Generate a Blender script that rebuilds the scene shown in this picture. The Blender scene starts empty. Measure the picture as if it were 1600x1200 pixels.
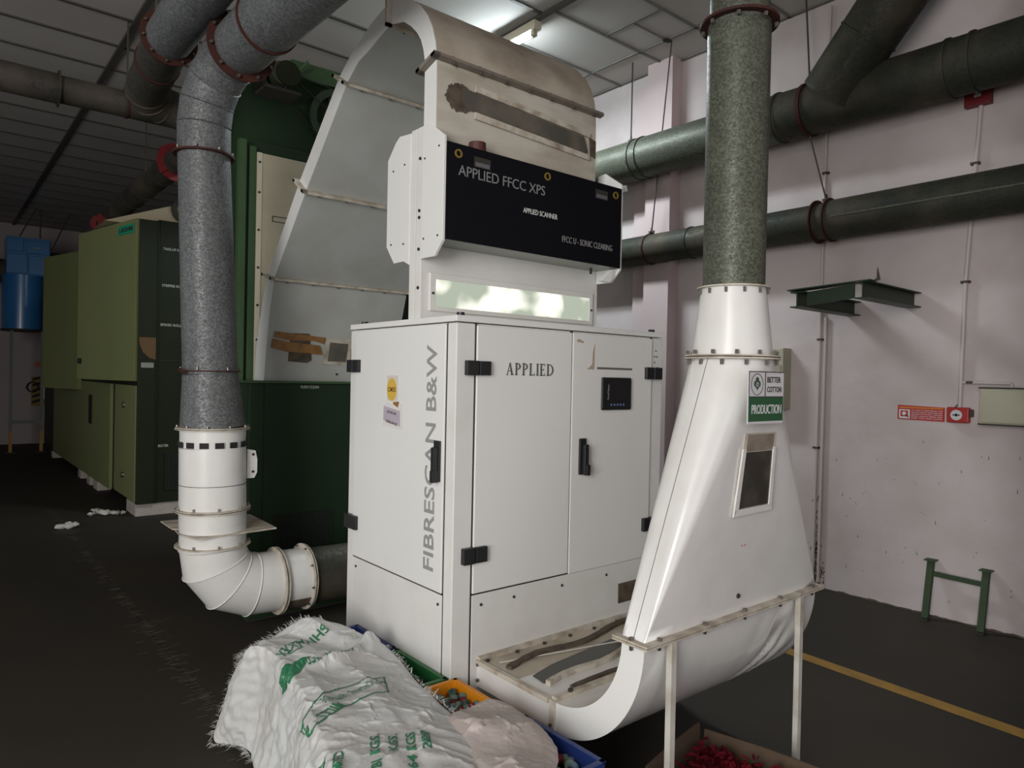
import bpy, bmesh, math, random
import numpy as np
from mathutils import Vector, Matrix, noise
from mathutils.bvhtree import BVHTree
random.seed(7)
SC = bpy.context.scene
COL = SC.collection
PI = math.pi
V = Vector

# ------------------------------------------------------------------ camera
yaw, pitch, roll = 0.87795, -0.008687, 0.020384
f = V((math.cos(yaw)*math.cos(pitch), math.sin(yaw)*math.cos(pitch), math.sin(pitch)))
r_ = V((math.sin(yaw), -math.cos(yaw), 0)); u_ = r_.cross(f)
rr = math.cos(roll)*r_ + math.sin(roll)*u_
uu = -math.sin(roll)*r_ + math.cos(roll)*u_
cam = bpy.data.cameras.new('camera'); camo = bpy.data.objects.new('camera', cam); COL.objects.link(camo)
M = Matrix.Identity(4)
for i in range(3):
    M[i][0] = rr[i]; M[i][1] = uu[i]; M[i][2] = -f[i]
M[0][3], M[1][3], M[2][3] = 0, 0, 1.6
camo.matrix_world = M
cam.sensor_fit = 'HORIZONTAL'; cam.sensor_width = 36; cam.lens = 36*1101.2/1600
cam.clip_start = .05; cam.clip_end = 100
SC.camera = camo

# ------------------------------------------------------------------ light
SC.view_settings.view_transform = 'Standard'
SC.view_settings.look = 'None'
SC.view_settings.exposure = 0.0
SC.view_settings.gamma = 1.0
SC.view_settings.use_curve_mapping = False
w = bpy.data.worlds.new('world'); SC.world = w; w.use_nodes = True
w.node_tree.nodes['Background'].inputs[0].default_value = (.75, .85, 1, 1)
w.node_tree.nodes['Background'].inputs[1].default_value = .6

def area(name, loc, target, sx, sy, power, col):
    l = bpy.data.lights.new(name, 'AREA'); l.shape = 'RECTANGLE'; l.size = sx; l.size_y = sy
    l.energy = power; l.color = col
    o = bpy.data.objects.new(name, l); COL.objects.link(o); o.location = loc
    o.rotation_euler = (V(target)-V(loc)).to_track_quat('-Z', 'Z').to_euler()
    return o
# daylight through the two window openings of the left wall and the shutter opening behind the camera
area('window_daylight', (-3.93, -.8, 2.1), (0, .6, 1.7), 4.0, 2.5, 420, (1, .985, .955))
area('window_daylight', (-3.93, 6.5, 2.1), (0, 6.5, 1.9), 2.0, 2.2, 34, (.95, .97, 1))
area('shutter_daylight', (0.9, -2.93, 1.7), (1.3, 0, 1.6), 2.6, 2.8, 18, (1, .96, .91))

# ------------------------------------------------------------------ materials
MATS = {}
def mat(name, col, rough=.5, metal=0., dirt=None, damt=.0, dscale=3., mott=0., mscale=8., bump=0., bscale=30.,
        emit=None, estr=0., coat=0., alpha=None, stretch=(1, 1, 1), trans=0., spangle=0., sscale=70., spec=.5):
    m = bpy.data.materials.new(name); m.use_nodes = True
    N = m.node_tree.nodes; L = m.node_tree.links
    b = N['Principled BSDF']
    b.inputs['Roughness'].default_value = rough; b.inputs['Metallic'].default_value = metal
    b.inputs['Base Color'].default_value = (*col, 1)
    b.inputs['Coat Weight'].default_value = coat; b.inputs['Coat Roughness'].default_value = .15
    b.inputs['Transmission Weight'].default_value = trans
    b.inputs['Specular IOR Level'].default_value = spec
    if emit: b.inputs['Emission Color'].default_value = (*emit, 1); b.inputs['Emission Strength'].default_value = estr
    tc = N.new('ShaderNodeTexCoord'); mp = N.new('ShaderNodeMapping'); L.new(tc.outputs['Object'], mp.inputs[0])
    mp.inputs['Scale'].default_value = stretch
    cur = None
    def mix(a, bcol, fac):
        n = N.new('ShaderNodeMix'); n.data_type = 'RGBA'
        if a is None: n.inputs[6].default_value = (*col, 1)
        else: L.new(a, n.inputs[6])
        if hasattr(bcol, 'links'): L.new(bcol, n.inputs[7])
        else: n.inputs[7].default_value = (*bcol, 1)
        L.new(fac, n.inputs[0]); return n.outputs[2]
    def nz(scale, detail=5, lo=.4, hi=.7, amt=1.):
        t = N.new('ShaderNodeTexNoise'); t.inputs['Scale'].default_value = scale; t.inputs['Detail'].default_value = detail
        L.new(mp.outputs[0], t.inputs['Vector'])
        r = N.new('ShaderNodeMapRange'); L.new(t.outputs[0], r.inputs[0])
        r.inputs[1].default_value = lo; r.inputs[2].default_value = hi; r.inputs[4].default_value = amt
        return r.outputs[0]
    if spangle:
        v = N.new('ShaderNodeTexVoronoi'); v.inputs['Scale'].default_value = sscale; L.new(mp.outputs[0], v.inputs['Vector'])
        s = N.new('ShaderNodeSeparateColor'); L.new(v.outputs['Color'], s.inputs[0])
        r = N.new('ShaderNodeMapRange'); L.new(s.outputs[0], r.inputs[0]); r.inputs[4].default_value = spangle
        cur = mix(cur, tuple(min(1, c*2.6) for c in col), r.outputs[0])
        r2 = N.new('ShaderNodeMapRange'); L.new(s.outputs[1], r2.inputs[0]); r2.inputs[3].default_value = max(.1, rough-.12); r2.inputs[4].default_value = min(1, rough+.15)
        L.new(r2.outputs[0], b.inputs['Roughness'])
    if mott: cur = mix(cur, tuple(c*.6 for c in col), nz(mscale, 6, .35, .75, mott))
    if dirt: cur = mix(cur, dirt, nz(dscale, 8, .42, .72, damt))
    if cur is not None: L.new(cur, b.inputs['Base Color'])
    if bump:
        t = N.new('ShaderNodeTexNoise'); t.inputs['Scale'].default_value = bscale; t.inputs['Detail'].default_value = 4
        L.new(mp.outputs[0], t.inputs['Vector'])
        bn = N.new('ShaderNodeBump'); bn.inputs['Strength'].default_value = bump; bn.inputs['Distance'].default_value = .01
        L.new(t.outputs[0], bn.inputs['Height']); L.new(bn.outputs[0], b.inputs['Normal'])
    MATS[name] = m; return m

white = mat('white_enamel', (.70, .69, .66), .38, mott=.12, mscale=1.5, coat=.2, dirt=(.33, .27, .19), damt=.10, dscale=6)
white_door = mat('white_enamel_door', (.73, .725, .70), .36, mott=.08, mscale=1.2, coat=.25)
gloss_white = mat('glossy_white_sheet', (.70, .69, .665), .24, coat=.7, mott=.1, mscale=2, dirt=(.36, .3, .22), damt=.12, dscale=9)
flange_w = mat('grubby_cream_flange', (.55, .50, .42), .6, dirt=(.17, .11, .06), damt=.75, dscale=14, mott=.3)
arch_dirty = mat('dust_stained_sheet', (.50, .44, .36), .6, dirt=(.17, .12, .075), damt=.8, dscale=2.6, mott=.25, mscale=5, stretch=(1, 1, 1.6))
arch_in = mat('grey_white_sheet', (.42, .43, .41), .5, mott=.12, mscale=2, dirt=(.25, .2, .13), damt=.25, dscale=4)
cream = mat('cream_panel', (.50, .45, .33), .5, mott=.1, mscale=3, dirt=(.3, .24, .14), damt=.2, dscale=7)
galv = mat('galvanised_sheet', (.08, .084, .084), .55, .3, spec=.3, spangle=.7, sscale=125, mott=.3, mscale=5)
galv_olive = mat('galvanised_sheet_aged', (.048, .051, .038), .5, .2, spec=.3, spangle=1., sscale=150, mott=.3, mscale=6)
galv_dark = mat('dusty_galvanised_sheet', (.026, .028, .022), .6, .15, spec=.22, dirt=(.16, .12, .08), damt=.4, dscale=3, spangle=.2)
galv_ceil = mat('dull_duct_sheet', (.034, .032, .028), .65, .15, spec=.2, dirt=(.16, .12, .09), damt=.35, dscale=3, spangle=.3, sscale=60)
rust = mat('red_oxide_ring', (.052, .016, .012), .7, spec=.2, dirt=(.02, .012, .01), damt=.6, dscale=12)
redp = mat('red_paint', (.16, .008, .010), .5)
steel = mat('zinc_bolt', (.18, .16, .14), .45, .8)
rodm = mat('rusty_rod', (.07, .055, .045), .7, .3)
blackp = mat('black_plastic', (.012, .012, .013), .4)
blackpanel = mat('black_glass_panel', (.006, .006, .008), .45, spec=.12)
dark = mat('dark_void', (.012, .012, .011), .8)
gasket = mat('dark_gap_seal', (.03, .025, .02), .8)
grime = mat('brown_grime', (.10, .075, .05), .85, dirt=(.03, .02, .015), damt=.8, dscale=20)
green_lt = mat('olive_green_enamel', (.20, .22, .095), .5, spec=.25, mott=.15, mscale=2)
green_dk = mat('dark_green_enamel', (.016, .021, .010), .5, spec=.2, mott=.25, mscale=3)
green_tw = mat('machine_green_enamel', (.015, .034, .014), .5, spec=.25, mott=.2, mscale=3)
green_br = mat('bright_green_edge', (.04, .085, .032), .4, mott=.2)
bluem = mat('blue_enamel', (.03, .16, .38), .3, mott=.2, coat=.3)
blue_cr = mat('blue_crate_plastic', (.014, .035, .17), .42, mott=.3, mscale=10)
green_cr = mat('green_crate_plastic', (.018, .13, .035), .4, mott=.3, mscale=10)
orange_cr = mat('orange_crate_plastic', (.75, .27, .008), .42, mott=.25, mscale=10)
grey_txt = mat('grey_lettering', (.24, .24, .235), .6)
dgrey_txt = mat('dark_grey_lettering', (.11, .11, .105), .6)
pale_txt = mat('silver_lettering', (.20, .205, .205), .5)
white_txt = mat('white_lettering', (.6, .62, .58), .5)
wallm = mat('pink_plaster', (.55, .48, .477), .75, mott=.16, mscale=1.1, dirt=(.36, .30, .27), damt=.5, dscale=2.3, bump=.45, bscale=7)
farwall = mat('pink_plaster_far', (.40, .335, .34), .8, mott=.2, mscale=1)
pillarm = mat('pillar_plaster', (.56, .45, .45), .75, mott=.12, mscale=2)
ceilm = mat('grey_ceiling_panel', (.50, .47, .44), .7, mott=.2, mscale=1.3)
tbar = mat('ceiling_runner', (.075, .068, .06), .6)
concrete = mat('concrete_block', (.42, .38, .33), .85, mott=.3, mscale=9, bump=.4, bscale=40)
yellowp = mat('worn_yellow_floor_paint', (.33, .175, .025), .6, dirt=(.12, .08, .03), damt=.5, dscale=9)
tape = mat('brown_packing_tape', (.27, .13, .035), .4, dirt=(.09, .045, .02), damt=.6, dscale=25)
smoky = mat('dusty_acrylic', (.085, .078, .065), .35, dirt=(.2, .17, .13), damt=.6, dscale=7)
card = mat('brown_cardboard', (.075, .047, .028), .85, mott=.3, mscale=15)
redwaste = mat('red_yarn_waste', (.10, .005, .010), .9, spec=.08, dirt=(.03, .006, .01), damt=.8, dscale=30)
cotton = mat('raw_cotton', (.55, .52, .47), 1)
printg = mat('green_print_ink', (.02, .16, .07), .6)
signgreen = mat('sign_green', (.014, .085, .03), .4)
signwhite = mat('sign_white', (.58, .57, .58), .45)
signred = mat('sign_red', (.40, .02, .018), .5)
signorange = mat('sign_orange', (.55, .13, .02), .5)
sticker_y = mat('yellow_sticker', (.60, .38, .05), .55)
sticker_l = mat('lilac_paper', (.42, .38, .43), .7, mott=.3, mscale=60)
paper = mat('white_paper', (.66, .63, .62), .7)
boxcream = mat('beige_junction_box', (.42, .40, .30), .4)
conduit_m = mat('pvc_conduit', (.50, .44, .41), .5)
teal = mat('teal_label', (.01, .30, .16), .5)
# woven polypropylene: fine weave bump
sackm = mat('woven_poly_sack', (.52, .53, .52), .5, mott=.1, mscale=6, dirt=(.44, .40, .36), damt=.5, dscale=4, bump=.7, bscale=16)
sack2m = mat('undyed_woven_sack', (.50, .44, .41), .6, mott=.15, mscale=6, dirt=(.48, .40, .36), damt=.4, dscale=5, bump=.6, bscale=22)
fray = mat('frayed_white_strand', (.66, .66, .64), .6)
# floor: dark polished concrete with a cracked expansion joint
fm = mat('dark_concrete_floor', (.038, .033, .027), .65, spec=.15, mott=.35, mscale=1.3, dirt=(.058, .046, .036), damt=.5, dscale=1.1, bump=.15, bscale=9, stretch=(1.0, .45, 1))
# lit chamber behind the sight glass
lampm = bpy.data.materials.new('lit_chamber'); lampm.use_nodes = True
N = lampm.node_tree.nodes; L = lampm.node_tree.links
N.remove(N['Principled BSDF']); em = N.new('ShaderNodeEmission'); L.new(em.outputs[0], N['Material Output'].inputs[0])
tc = N.new('ShaderNodeTexCoord'); nt = N.new('ShaderNodeTexNoise'); nt.inputs['Scale'].default_value = 4.2; nt.inputs['Detail'].default_value = 2
L.new(tc.outputs['Object'], nt.inputs['Vector'])
cr = N.new('ShaderNodeValToRGB'); L.new(nt.outputs[0], cr.inputs[0])
cr.color_ramp.elements[0].position = .50; cr.color_ramp.elements[0].color = (.37, .41, .33, 1)
cr.color_ramp.elements[1].position = .61; cr.color_ramp.elements[1].color = (1.0, 1.0, .86, 1)
L.new(cr.outputs[0], em.inputs[0]); em.inputs[1].default_value = 1.25
tubem = mat('lit_fluorescent_tube', (.9, .95, 1), .5, emit=(.82, .95, 1), estr=110)
# ceiling glass etc
glassm = mat('clear_glass', (.9, .95, .92), .05, trans=1.)

# ------------------------------------------------------------------ builders
class MB:
    def __init__(s): s.bm = bmesh.new()
    def box(s, x0, x1, y0, y1, z0, z1):
        vs = [s.bm.verts.new((x, y, z)) for x in (x0, x1) for y in (y0, y1) for z in (z0, z1)]
        for q in ((0, 1, 3, 2), (4, 6, 7, 5), (0, 4, 5, 1), (2, 3, 7, 6), (0, 2, 6, 4), (1, 5, 7, 3)):
            s.bm.faces.new([vs[i] for i in q])
        return s
    def bar(s, p0, p1, w, h, up=(0, 0, 1)):
        p0 = V(p0); p1 = V(p1); d = (p1-p0).normalized(); a = d.cross(V(up))
        if a.length < 1e-4: a = d.cross(V((0, 1, 0)))
        a.normalize(); b = a.cross(d).normalized()
        vs = [s.bm.verts.new(p+a*i*w/2+b*j*h/2) for p in (p0, p1) for i in (-1, 1) for j in (-1, 1)]
        for q in ((0, 1, 3, 2), (4, 6, 7, 5), (0, 4, 5, 1), (2, 3, 7, 6), (0, 2, 6, 4), (1, 5, 7, 3)):
            s.bm.faces.new([vs[i] for i in q])
        return s
    def prism(s, pts, vec):
        vec = V(vec); a = [s.bm.verts.new(p) for p in pts]; b = [s.bm.verts.new(V(p)+vec) for p in pts]; n = len(pts)
        s.bm.faces.new(a); s.bm.faces.new(b[::-1])
        for i in range(n): s.bm.faces.new((a[i], b[i], b[(i+1) % n], a[(i+1) % n]))
        return s
    def loft(s, rings, cap=True, closed=True):
        R = [[s.bm.verts.new(p) for p in r] for r in rings]
        for a, b in zip(R[:-1], R[1:]):
            n = len(a)
            for i in range(n if closed else n-1):
                j = (i+1) % n
                try: s.bm.faces.new((a[i], a[j], b[j], b[i]))
                except ValueError: pass
        if cap and closed:
            s.bm.faces.new(R[0][::-1]); s.bm.faces.new(R[-1])
        return s
    def sweep(s, path, rad, n=32, cap=True):
        P = [V(p) for p in path]; rads = rad if isinstance(rad, (list, tuple)) else [rad]*len(P)
        T = []
        for i in range(len(P)):
            a = P[max(0, i-1)]; b = P[min(len(P)-1, i+1)]; T.append((b-a).normalized())
        up = V((0, 0, 1)) if abs(T[0].z) < .9 else V((1, 0, 0))
        x = T[0].cross(up).normalized(); rings = []
        for i, p in enumerate(P):
            if i: x = (x - T[i]*x.dot(T[i])).normalized()
            y = T[i].cross(x)
            rings.append([p+(x*math.cos(2*PI*k/n)+y*math.sin(2*PI*k/n))*rads[i] for k in range(n)])
        return s.loft(rings, cap)
    def cyl(s, p0, p1, r0, r1=None, n=24): return s.sweep([p0, p1], [r0, r0 if r1 is None else r1], n)
    def ring(s, c, axis, ri, ro, t, n=40):
        c = V(c); axis = V(axis).normalized(); up = V((0, 0, 1)) if abs(axis.z) < .9 else V((1, 0, 0))
        x = axis.cross(up).normalized(); y = axis.cross(x)
        prof = [(ri, -t/2), (ro, -t/2), (ro, t/2), (ri, t/2)]
        R = []
        for k in range(n):
            a = 2*PI*k/n; d = x*math.cos(a)+y*math.sin(a)
            R.append([s.bm.verts.new(c+d*pr+axis*pt) for pr, pt in prof])
        for k in range(n):
            a, b = R[k], R[(k+1) % n]
            for i in range(4): s.bm.faces.new((a[i], b[i], b[(i+1) % 4], a[(i+1) % 4]))
        return s
    def sphere(s, c, r, sx=1, sy=1, sz=1, seg=12):
        m = Matrix.Translation(V(c)) @ Matrix.Diagonal((r*sx, r*sy, r*sz, 1))
        bmesh.ops.create_uvsphere(s.bm, u_segments=seg, v_segments=max(6, seg//2+2), radius=1, matrix=m); return s

def setp(o, **k):
    for a, b in k.items(): o[a] = b
def base_of(o):
    while o.parent: o = o.parent
    return V(o.location)
def make(name, mb, m, parent=None, smooth=None, bevel=0., origin=None, kind=None):
    """links the collected shapes as one mesh object; vertices are given in world coordinates"""
    bm = mb.bm
    org = base_of(parent) if parent else V(origin or (0, 0, 0))
    bmesh.ops.translate(bm, verts=bm.verts, vec=-org)
    bmesh.ops.recalc_face_normals(bm, faces=bm.faces)
    me = bpy.data.meshes.new(name); bm.to_mesh(me); bm.free()
    o = bpy.data.objects.new(name, me); COL.objects.link(o)
    me.materials.append(m)
    if smooth is not None:
        me.polygons.foreach_set('use_smooth', [True]*len(me.polygons)); me.set_sharp_from_angle(angle=math.radians(smooth))
    if parent: o.parent = parent
    else: o.location = org
    if bevel:
        b = o.modifiers.new('bevel', 'BEVEL'); b.width = bevel; b.segments = 2; b.limit_method = 'ANGLE'; b.angle_limit = math.radians(40)
    if kind: o['kind'] = kind
    return o
def thing(name, label, cat, loc, group=None):
    o = bpy.data.objects.new(name, None); COL.objects.link(o); o.location = loc; o.empty_display_size = .1
    o['label'] = label; o['category'] = cat
    if group: o['group'] = group
    return o
def tag(o, label, cat, group=None, kind=None):
    o['label'] = label; o['category'] = cat
    if group: o['group'] = group
    if kind: o['kind'] = kind
    return o
def center_bottom(pts):
    return pts
_bolt = {}
def bolt(parent, p, axis=(0, -1, 0), r=.007, h=.008, m=None, name='bolt'):
    key = (round(r, 4), round(h, 4), (m or steel).name, name)
    if key not in _bolt:
        mb = MB(); mb.cyl((0, 0, 0), (0, 0, h), r, r*.9, 6)
        bm = mb.bm; bmesh.ops.recalc_face_normals(bm, faces=bm.faces)
        me = bpy.data.meshes.new(name); bm.to_mesh(me); bm.free(); me.materials.append(m or steel); _bolt[key] = me
    o = bpy.data.objects.new(name, _bolt[key]); COL.objects.link(o); o.parent = parent
    o.location = V(p)-base_of(parent); o.rotation_euler = V(axis).to_track_quat('Z', 'Y').to_euler()
    return o
def textmesh(s, offset=.0, serif=False):
    c = bpy.data.curves.new('lettering', 'FONT'); c.body = s; c.size = 1; c.extrude = .5; c.offset = offset; c.resolution_u = 3
    o = bpy.data.objects.new('lettering', c); COL.objects.link(o)
    dg = bpy.context.evaluated_depsgraph_get(); dg.update()
    me = bpy.data.meshes.new_from_object(o.evaluated_get(dg))
    bpy.data.objects.remove(o); bpy.data.curves.remove(c)
    return me
def text(s, org, xd, yd, wd, h, m, parent, depth=.0015, offset=.0, name='lettering', fn=None):
    me = textmesh(s, offset); org = V(org); xd = V(xd).normalized(); yd = V(yd).normalized(); nd = xd.cross(yd)
    xs = [v.co.x for v in me.vertices]; ys = [v.co.y for v in me.vertices]
    x0, x1, y0, y1 = min(xs), max(xs), min(ys), max(ys); base = base_of(parent)
    for v in me.vertices:
        a = (v.co.x-x0)/(x1-x0)*wd; b = (v.co.y-y0)/(y1-y0)*h; c = (v.co.z+.5)*depth
        v.co = (fn(a, b, c) if fn else org+xd*a+yd*b+nd*c) - base
    me.name = name; me.materials.clear(); me.materials.append(m)
    o = bpy.data.objects.new(name, me); COL.objects.link(o); o.parent = parent
    return o
def arc(c, a, b, ang0, ang1, n):
    c = V(c); a = V(a); b = V(b)
    return [c+a*math.cos(ang0+(ang1-ang0)*i/n)+b*math.sin(ang0+(ang1-ang0)*i/n) for i in range(n+1)]
def ring_bolts(parent, c, axis, rad, n, r=.008, both=False, h=.014):
    c = V(c); axis = V(axis).normalized(); up = V((0, 0, 1)) if abs(axis.z) < .9 else V((1, 0, 0))
    x = axis.cross(up).normalized(); y = axis.cross(x)
    for k in range(n):
        a = 2*PI*(k+.3)/n; d = x*math.cos(a)+y*math.sin(a)
        bolt(parent, c+d*rad+axis*.003, axis, r, h)

# ------------------------------------------------------------------ room shell
WX, YB, CZ = 5.41, 18.0, 4.6
mb = MB(); mb.box(-4.1, WX+.1, -3.1, YB+.1, -.12, 0); make('floor', mb, fm, kind='structure')
mb = MB(); mb.box(-4.1, WX+.1, -3.1, YB+.1, CZ, CZ+.1); make('ceiling', mb, ceilm, kind='structure')
mb = MB(); mb.box(WX, WX+.12, -3, YB, 0, CZ); make('wall_right', mb, wallm, kind='structure')
mb = MB(); mb.box(-4, WX, YB, YB+.12, 0, CZ); make('wall_back', mb, farwall, kind='structure')
mb = MB()   # left wall with two window openings
for a in ((-3, -2.85, 0, CZ), (1.25, 5.5, 0, CZ), (7.5, YB, 0, CZ), (-2.85, 1.25, 0, .8), (-2.85, 1.25, 3.4, CZ), (5.5, 7.5, 0, 1.0), (5.5, 7.5, 3.2, CZ)):
    mb.box(-4.12, -4, *a)
make('wall_left', mb, farwall, kind='structure')
mb = MB()   # wall behind the camera with a wide shutter opening
for a in ((-4, -.4, 0, CZ), (2.2, WX, 0, CZ), (-.4, 2.2, 3.1, CZ)): mb.box(a[0], a[1], -3.12, -3, a[2], a[3])
make('wall_front', mb, farwall, kind='structure')
mb = MB(); mb.box(3.2, 3.32, -3, .74, 0, CZ); make('wall_light_blocker', mb, farwall, kind='structure')  # added wall out of view, blocks part of the daylight from the right wall
for i, (a, b) in enumerate(((-2.85, 1.25), (5.5, 7.5))):
    mb = MB(); 
    for y in (a, (a+b)/2-.02, b-.04): mb.box(-4.1, -4.04, y, y+.04, 1.0, 3.2)
    for z in (1.0, 3.16): mb.box(-4.1, -4.04, a, b, z, z+.04)
    make('window_%d' % (i+1), mb, tbar, kind='structure')
# pillar engaged in the right wall
mb = MB(); mb.box(5.26, WX, 4.11, 4.40, 0, CZ); mb.box(5.36, WX, 4.40, 4.62, 0, 4.45); make('wall_pillar', mb, pillarm, kind='structure')
# ceiling runners
mb = MB()
y = .69
while y < YB:
    mb.box(-4, 3.86, y-.015, y+.015, CZ-.014, CZ); y += .61
for x, wd in ((1.35, .045), (3.87, .05), (-1.15, .045), (-3.6, .045)): mb.box(x-wd/2, x+wd/2, -3, YB, CZ-.028, CZ)
make('trim_1', mb, tbar, kind='structure'); mb = MB()
for x in (4.97, 5.385): mb.box(x-.012, x+.012, -3, YB, CZ-.012, CZ)
y = -2.45
k = 0
while y < YB:
    mb.box(3.87, WX, y-.012, y+.012, CZ-.012, CZ)
    if k % 2 == 0: mb.box(4.51, 4.53, y, y+.61, CZ-.011, CZ); mb.box(4.52, 4.97, y+.30, y+.315, CZ-.010, CZ)
    y += .61; k += 1
make('trim_5', mb, mat('pale_ceiling_runner', (.17, .16, .145), .6), kind='structure')
# ceiling hole with rough rim at the hanger
tag(make('painted_floor_line', MB().prism([(3.985, 3.2, .0005), (4.075, 3.2, .0005), (3.93, .2, .0005), (3.835, .2, .0005)], (0, 0, .002)), yellowp),
    'worn yellow painted line across the dark floor at right', 'floor marking')
# expansion joint (ragged crack with dusty edge)
mb = MB(); pl_ = []
for i in range(90):
    y = -1+i*.19; x = 1.035+.006*y+.012*noise.noise((y*1.3, 0, 0)); ww = .006+.006*abs(noise.noise((y*3, 4, 0)))
    pl_.append((x, y, ww))
mb.loft([[(x-ww, y, .001), (x+ww, y, .001)] for x, y, ww in pl_], cap=False, closed=False)
make('trim_2', mb, dark, kind='structure')
mb = MB()
random.seed(3)
for i in range(420):
    y = 2.5+7*random.random()**1.5; x = 1.035+.006*y+.012*noise.noise((y*1.3, 0, 0))+random.choice((-.008, .012))+random.gauss(0, .006 if i % 3 else .04); l = random.uniform(.006, .04); a = random.uniform(-.3, .3)
    mb.prism([(x-l, y-.002, .0015), (x+l, y-.002+a*l, .0015), (x+l, y+.002+a*l, .0015), (x-l, y+.001, .0015)], (0, 0, .0006))
tag(make('floor_scuffs', mb, mat('dusty_scuff', (.095, .08, .062), .9)), 'pale dusty scuff marks along the cracked floor joint', 'scuff marks', kind='stuff')

# ------------------------------------------------------------------ scanner cabinet
X0, Y0 = 1.652, 2.347
X1, Y1 = 2.972, 3.273
cab = thing('scanner_cabinet', 'large white metal machine cabinet with black hinges and grey vertical lettering', 'machine', (X0, Y0, 0))
mb = MB(); mb.box(X0+.008, X1-.008, Y0+.008, Y1-.008, .09, 1.822); body = make('body', mb, white, cab)
mb = MB(); mb.box(X0-.004, X1+.004, Y0-.004, Y1+.004, 1.826, 1.852); make('top_plate', mb, white_door, cab, bevel=.003)
mb = MB(); mb.box(X0+.02, X1-.02, Y0+.02, Y1-.02, 1.819, 1.828); make('seal', mb, gasket, cab)
for b_ in ((X0, X0+.094, Y0, Y0+.064), (X0, X0+.05, Y1-.062, Y1), (X1-.092, X1, Y0, Y0+.05)):
    mb = MB(); mb.box(*b_, .09, 1.82); make('corner_post', mb, white, cab, bevel=.004)
mb = MB(); mb.box(X0+.05, X1-.05, Y0+.05, Y1-.05, 0, .09); make('plinth', mb, gasket, cab)
def door(x0, x1, z0, z1):
    mb = MB(); mb.box(x0, x1, Y0-.008, Y0+.012, z0, z1); return make('door', mb, white_door, cab, bevel=.003)
d1 = door(1.752, 2.300, .698, 1.815)
d2 = door(2.307, 2.878, .692, 1.815)
mb = MB(); mb.box(X0-.008, X0+.012, 2.416, 3.207, .700, 1.817); d3 = make('door', mb, white_door, cab, bevel=.003)
mb = MB(); mb.box(1.752, 2.878, Y0-.003, Y0+.012, .1, .690); pnl = make('lower_panel', mb, white, cab, bevel=.002)
mb = MB(); mb.box(X0-.003, X0+.012, 2.414, 3.207, .1, .692); pnl2 = make('lower_panel', mb, white, cab, bevel=.002)
for xx in (1.80, 1.98, 2.27, 2.57): bolt(pnl, (xx, Y0-.003, .645), (0, -1, 0), .007, .004, gasket)
for yy, zz in ((2.44, .65), (3.17, .65), (2.44, .3)): bolt(pnl2, (X0-.003, yy, zz), (-1, 0, 0), .007, .004, gasket)
mb = MB(); mb.box(2.299, 2.308, Y0-.0005, Y0+.009, .69, 1.822); make('door_gap', mb, gasket, cab)
mb = MB(); mb.box(1.746, 1.754, Y0-.0005, Y0+.009, .1, 1.822); make('door_gap', mb, gasket, cab)
mb = MB(); mb.box(2.876, 2.882, Y0-.0005, Y0+.009, .1, 1.822); make('door_gap', mb, gasket, cab)
mb = MB(); mb.box(1.75, 2.88, Y0-.0005, Y0+.009, .688, .700); make('door_gap', mb, gasket, cab)
mb = MB(); mb.box(X0-.0005, X0+.009, 2.412, 3.21, .690, .703); make('door_gap', mb, gasket, cab)
mb = MB(); mb.box(X0-.0005, X0+.009, 2.410, 2.417, .1, 1.82); make('door_gap', mb, gasket, cab)
# hinges
def hinge(b, ax):
    mb = MB(); mb.box(*b); h = make('hinge', mb, blackp, cab, bevel=.003)
    return h
for z0, z1 in ((1.607, 1.668), (.828, .895)):
    hinge((1.693, 1.752, Y0-.026, Y0, z0, z1), 0); hinge((1.756, 1.814, Y0-.026, Y0-.006, z0+.001, z1-.001), 0)
    hinge((2.820, 2.878, Y0-.026, Y0-.006, z0, z1), 0); hinge((2.882, 2.944, Y0-.026, Y0, z0, z1), 0)
    hinge((X0-.026, X0-.006, 3.150, 3.205, z0+.005, z1+.006), 0); hinge((X0-.026, X0, 3.209, 3.268, z0+.005, z1+.006), 0)
# handles
def handle(parent, x, y, z, n, t):
    n = V(n); t = V(t); c = V((x, y, z)); mb = MB()
    def bx(a0, a1, n0, n1, z0, z1):
        p = [c+t*a+n*b for a, b in ((a0, n0), (a1, n0), (a1, n1), (a0, n1))]
        mb.prism([(q.x, q.y, z0) for q in p], (0, 0, z1-z0))
    bx(-.021, .021, 0, .012, z-.088, z+.082); bx(-.008, .016, .012, .034, z-.083, z+.055); bx(-.002, .021, .012, .042, z-.09, z-.04)
    return make('handle', mb, blackp, parent, bevel=.003)
handle(d2, 2.376, Y0-.008, 1.240, (0, -1, 0), (1, 0, 0))
handle(d3, X0-.008, 2.452, 1.250, (-1, 0, 0), (0, -1, 0))
# control display
mb = MB(); mb.box(2.497, 2.708, Y0-.022, Y0-.008, 1.453, 1.612); dsp = make('display', mb, blackp, d2, bevel=.008)
mb = MB(); mb.box(2.547, 2.667, Y0-.0235, Y0-.020, 1.503, 1.592); make('screen', mb, mat('grey_screen', (.018, .017, .018), .25), d2)
btn = mat('blue_key', (.10, .16, .30), .4)
for k in range(5): bolt(d2, (2.56+k*.022, Y0-.022, 1.479), (0, -1, 0), .006, .003, btn, 'button')
text('PanelMaster', (2.541, Y0-.0225, 1.505), (0, 0, 1), (-1, 0, 0), .075, .010, grey_txt, d2)
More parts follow.
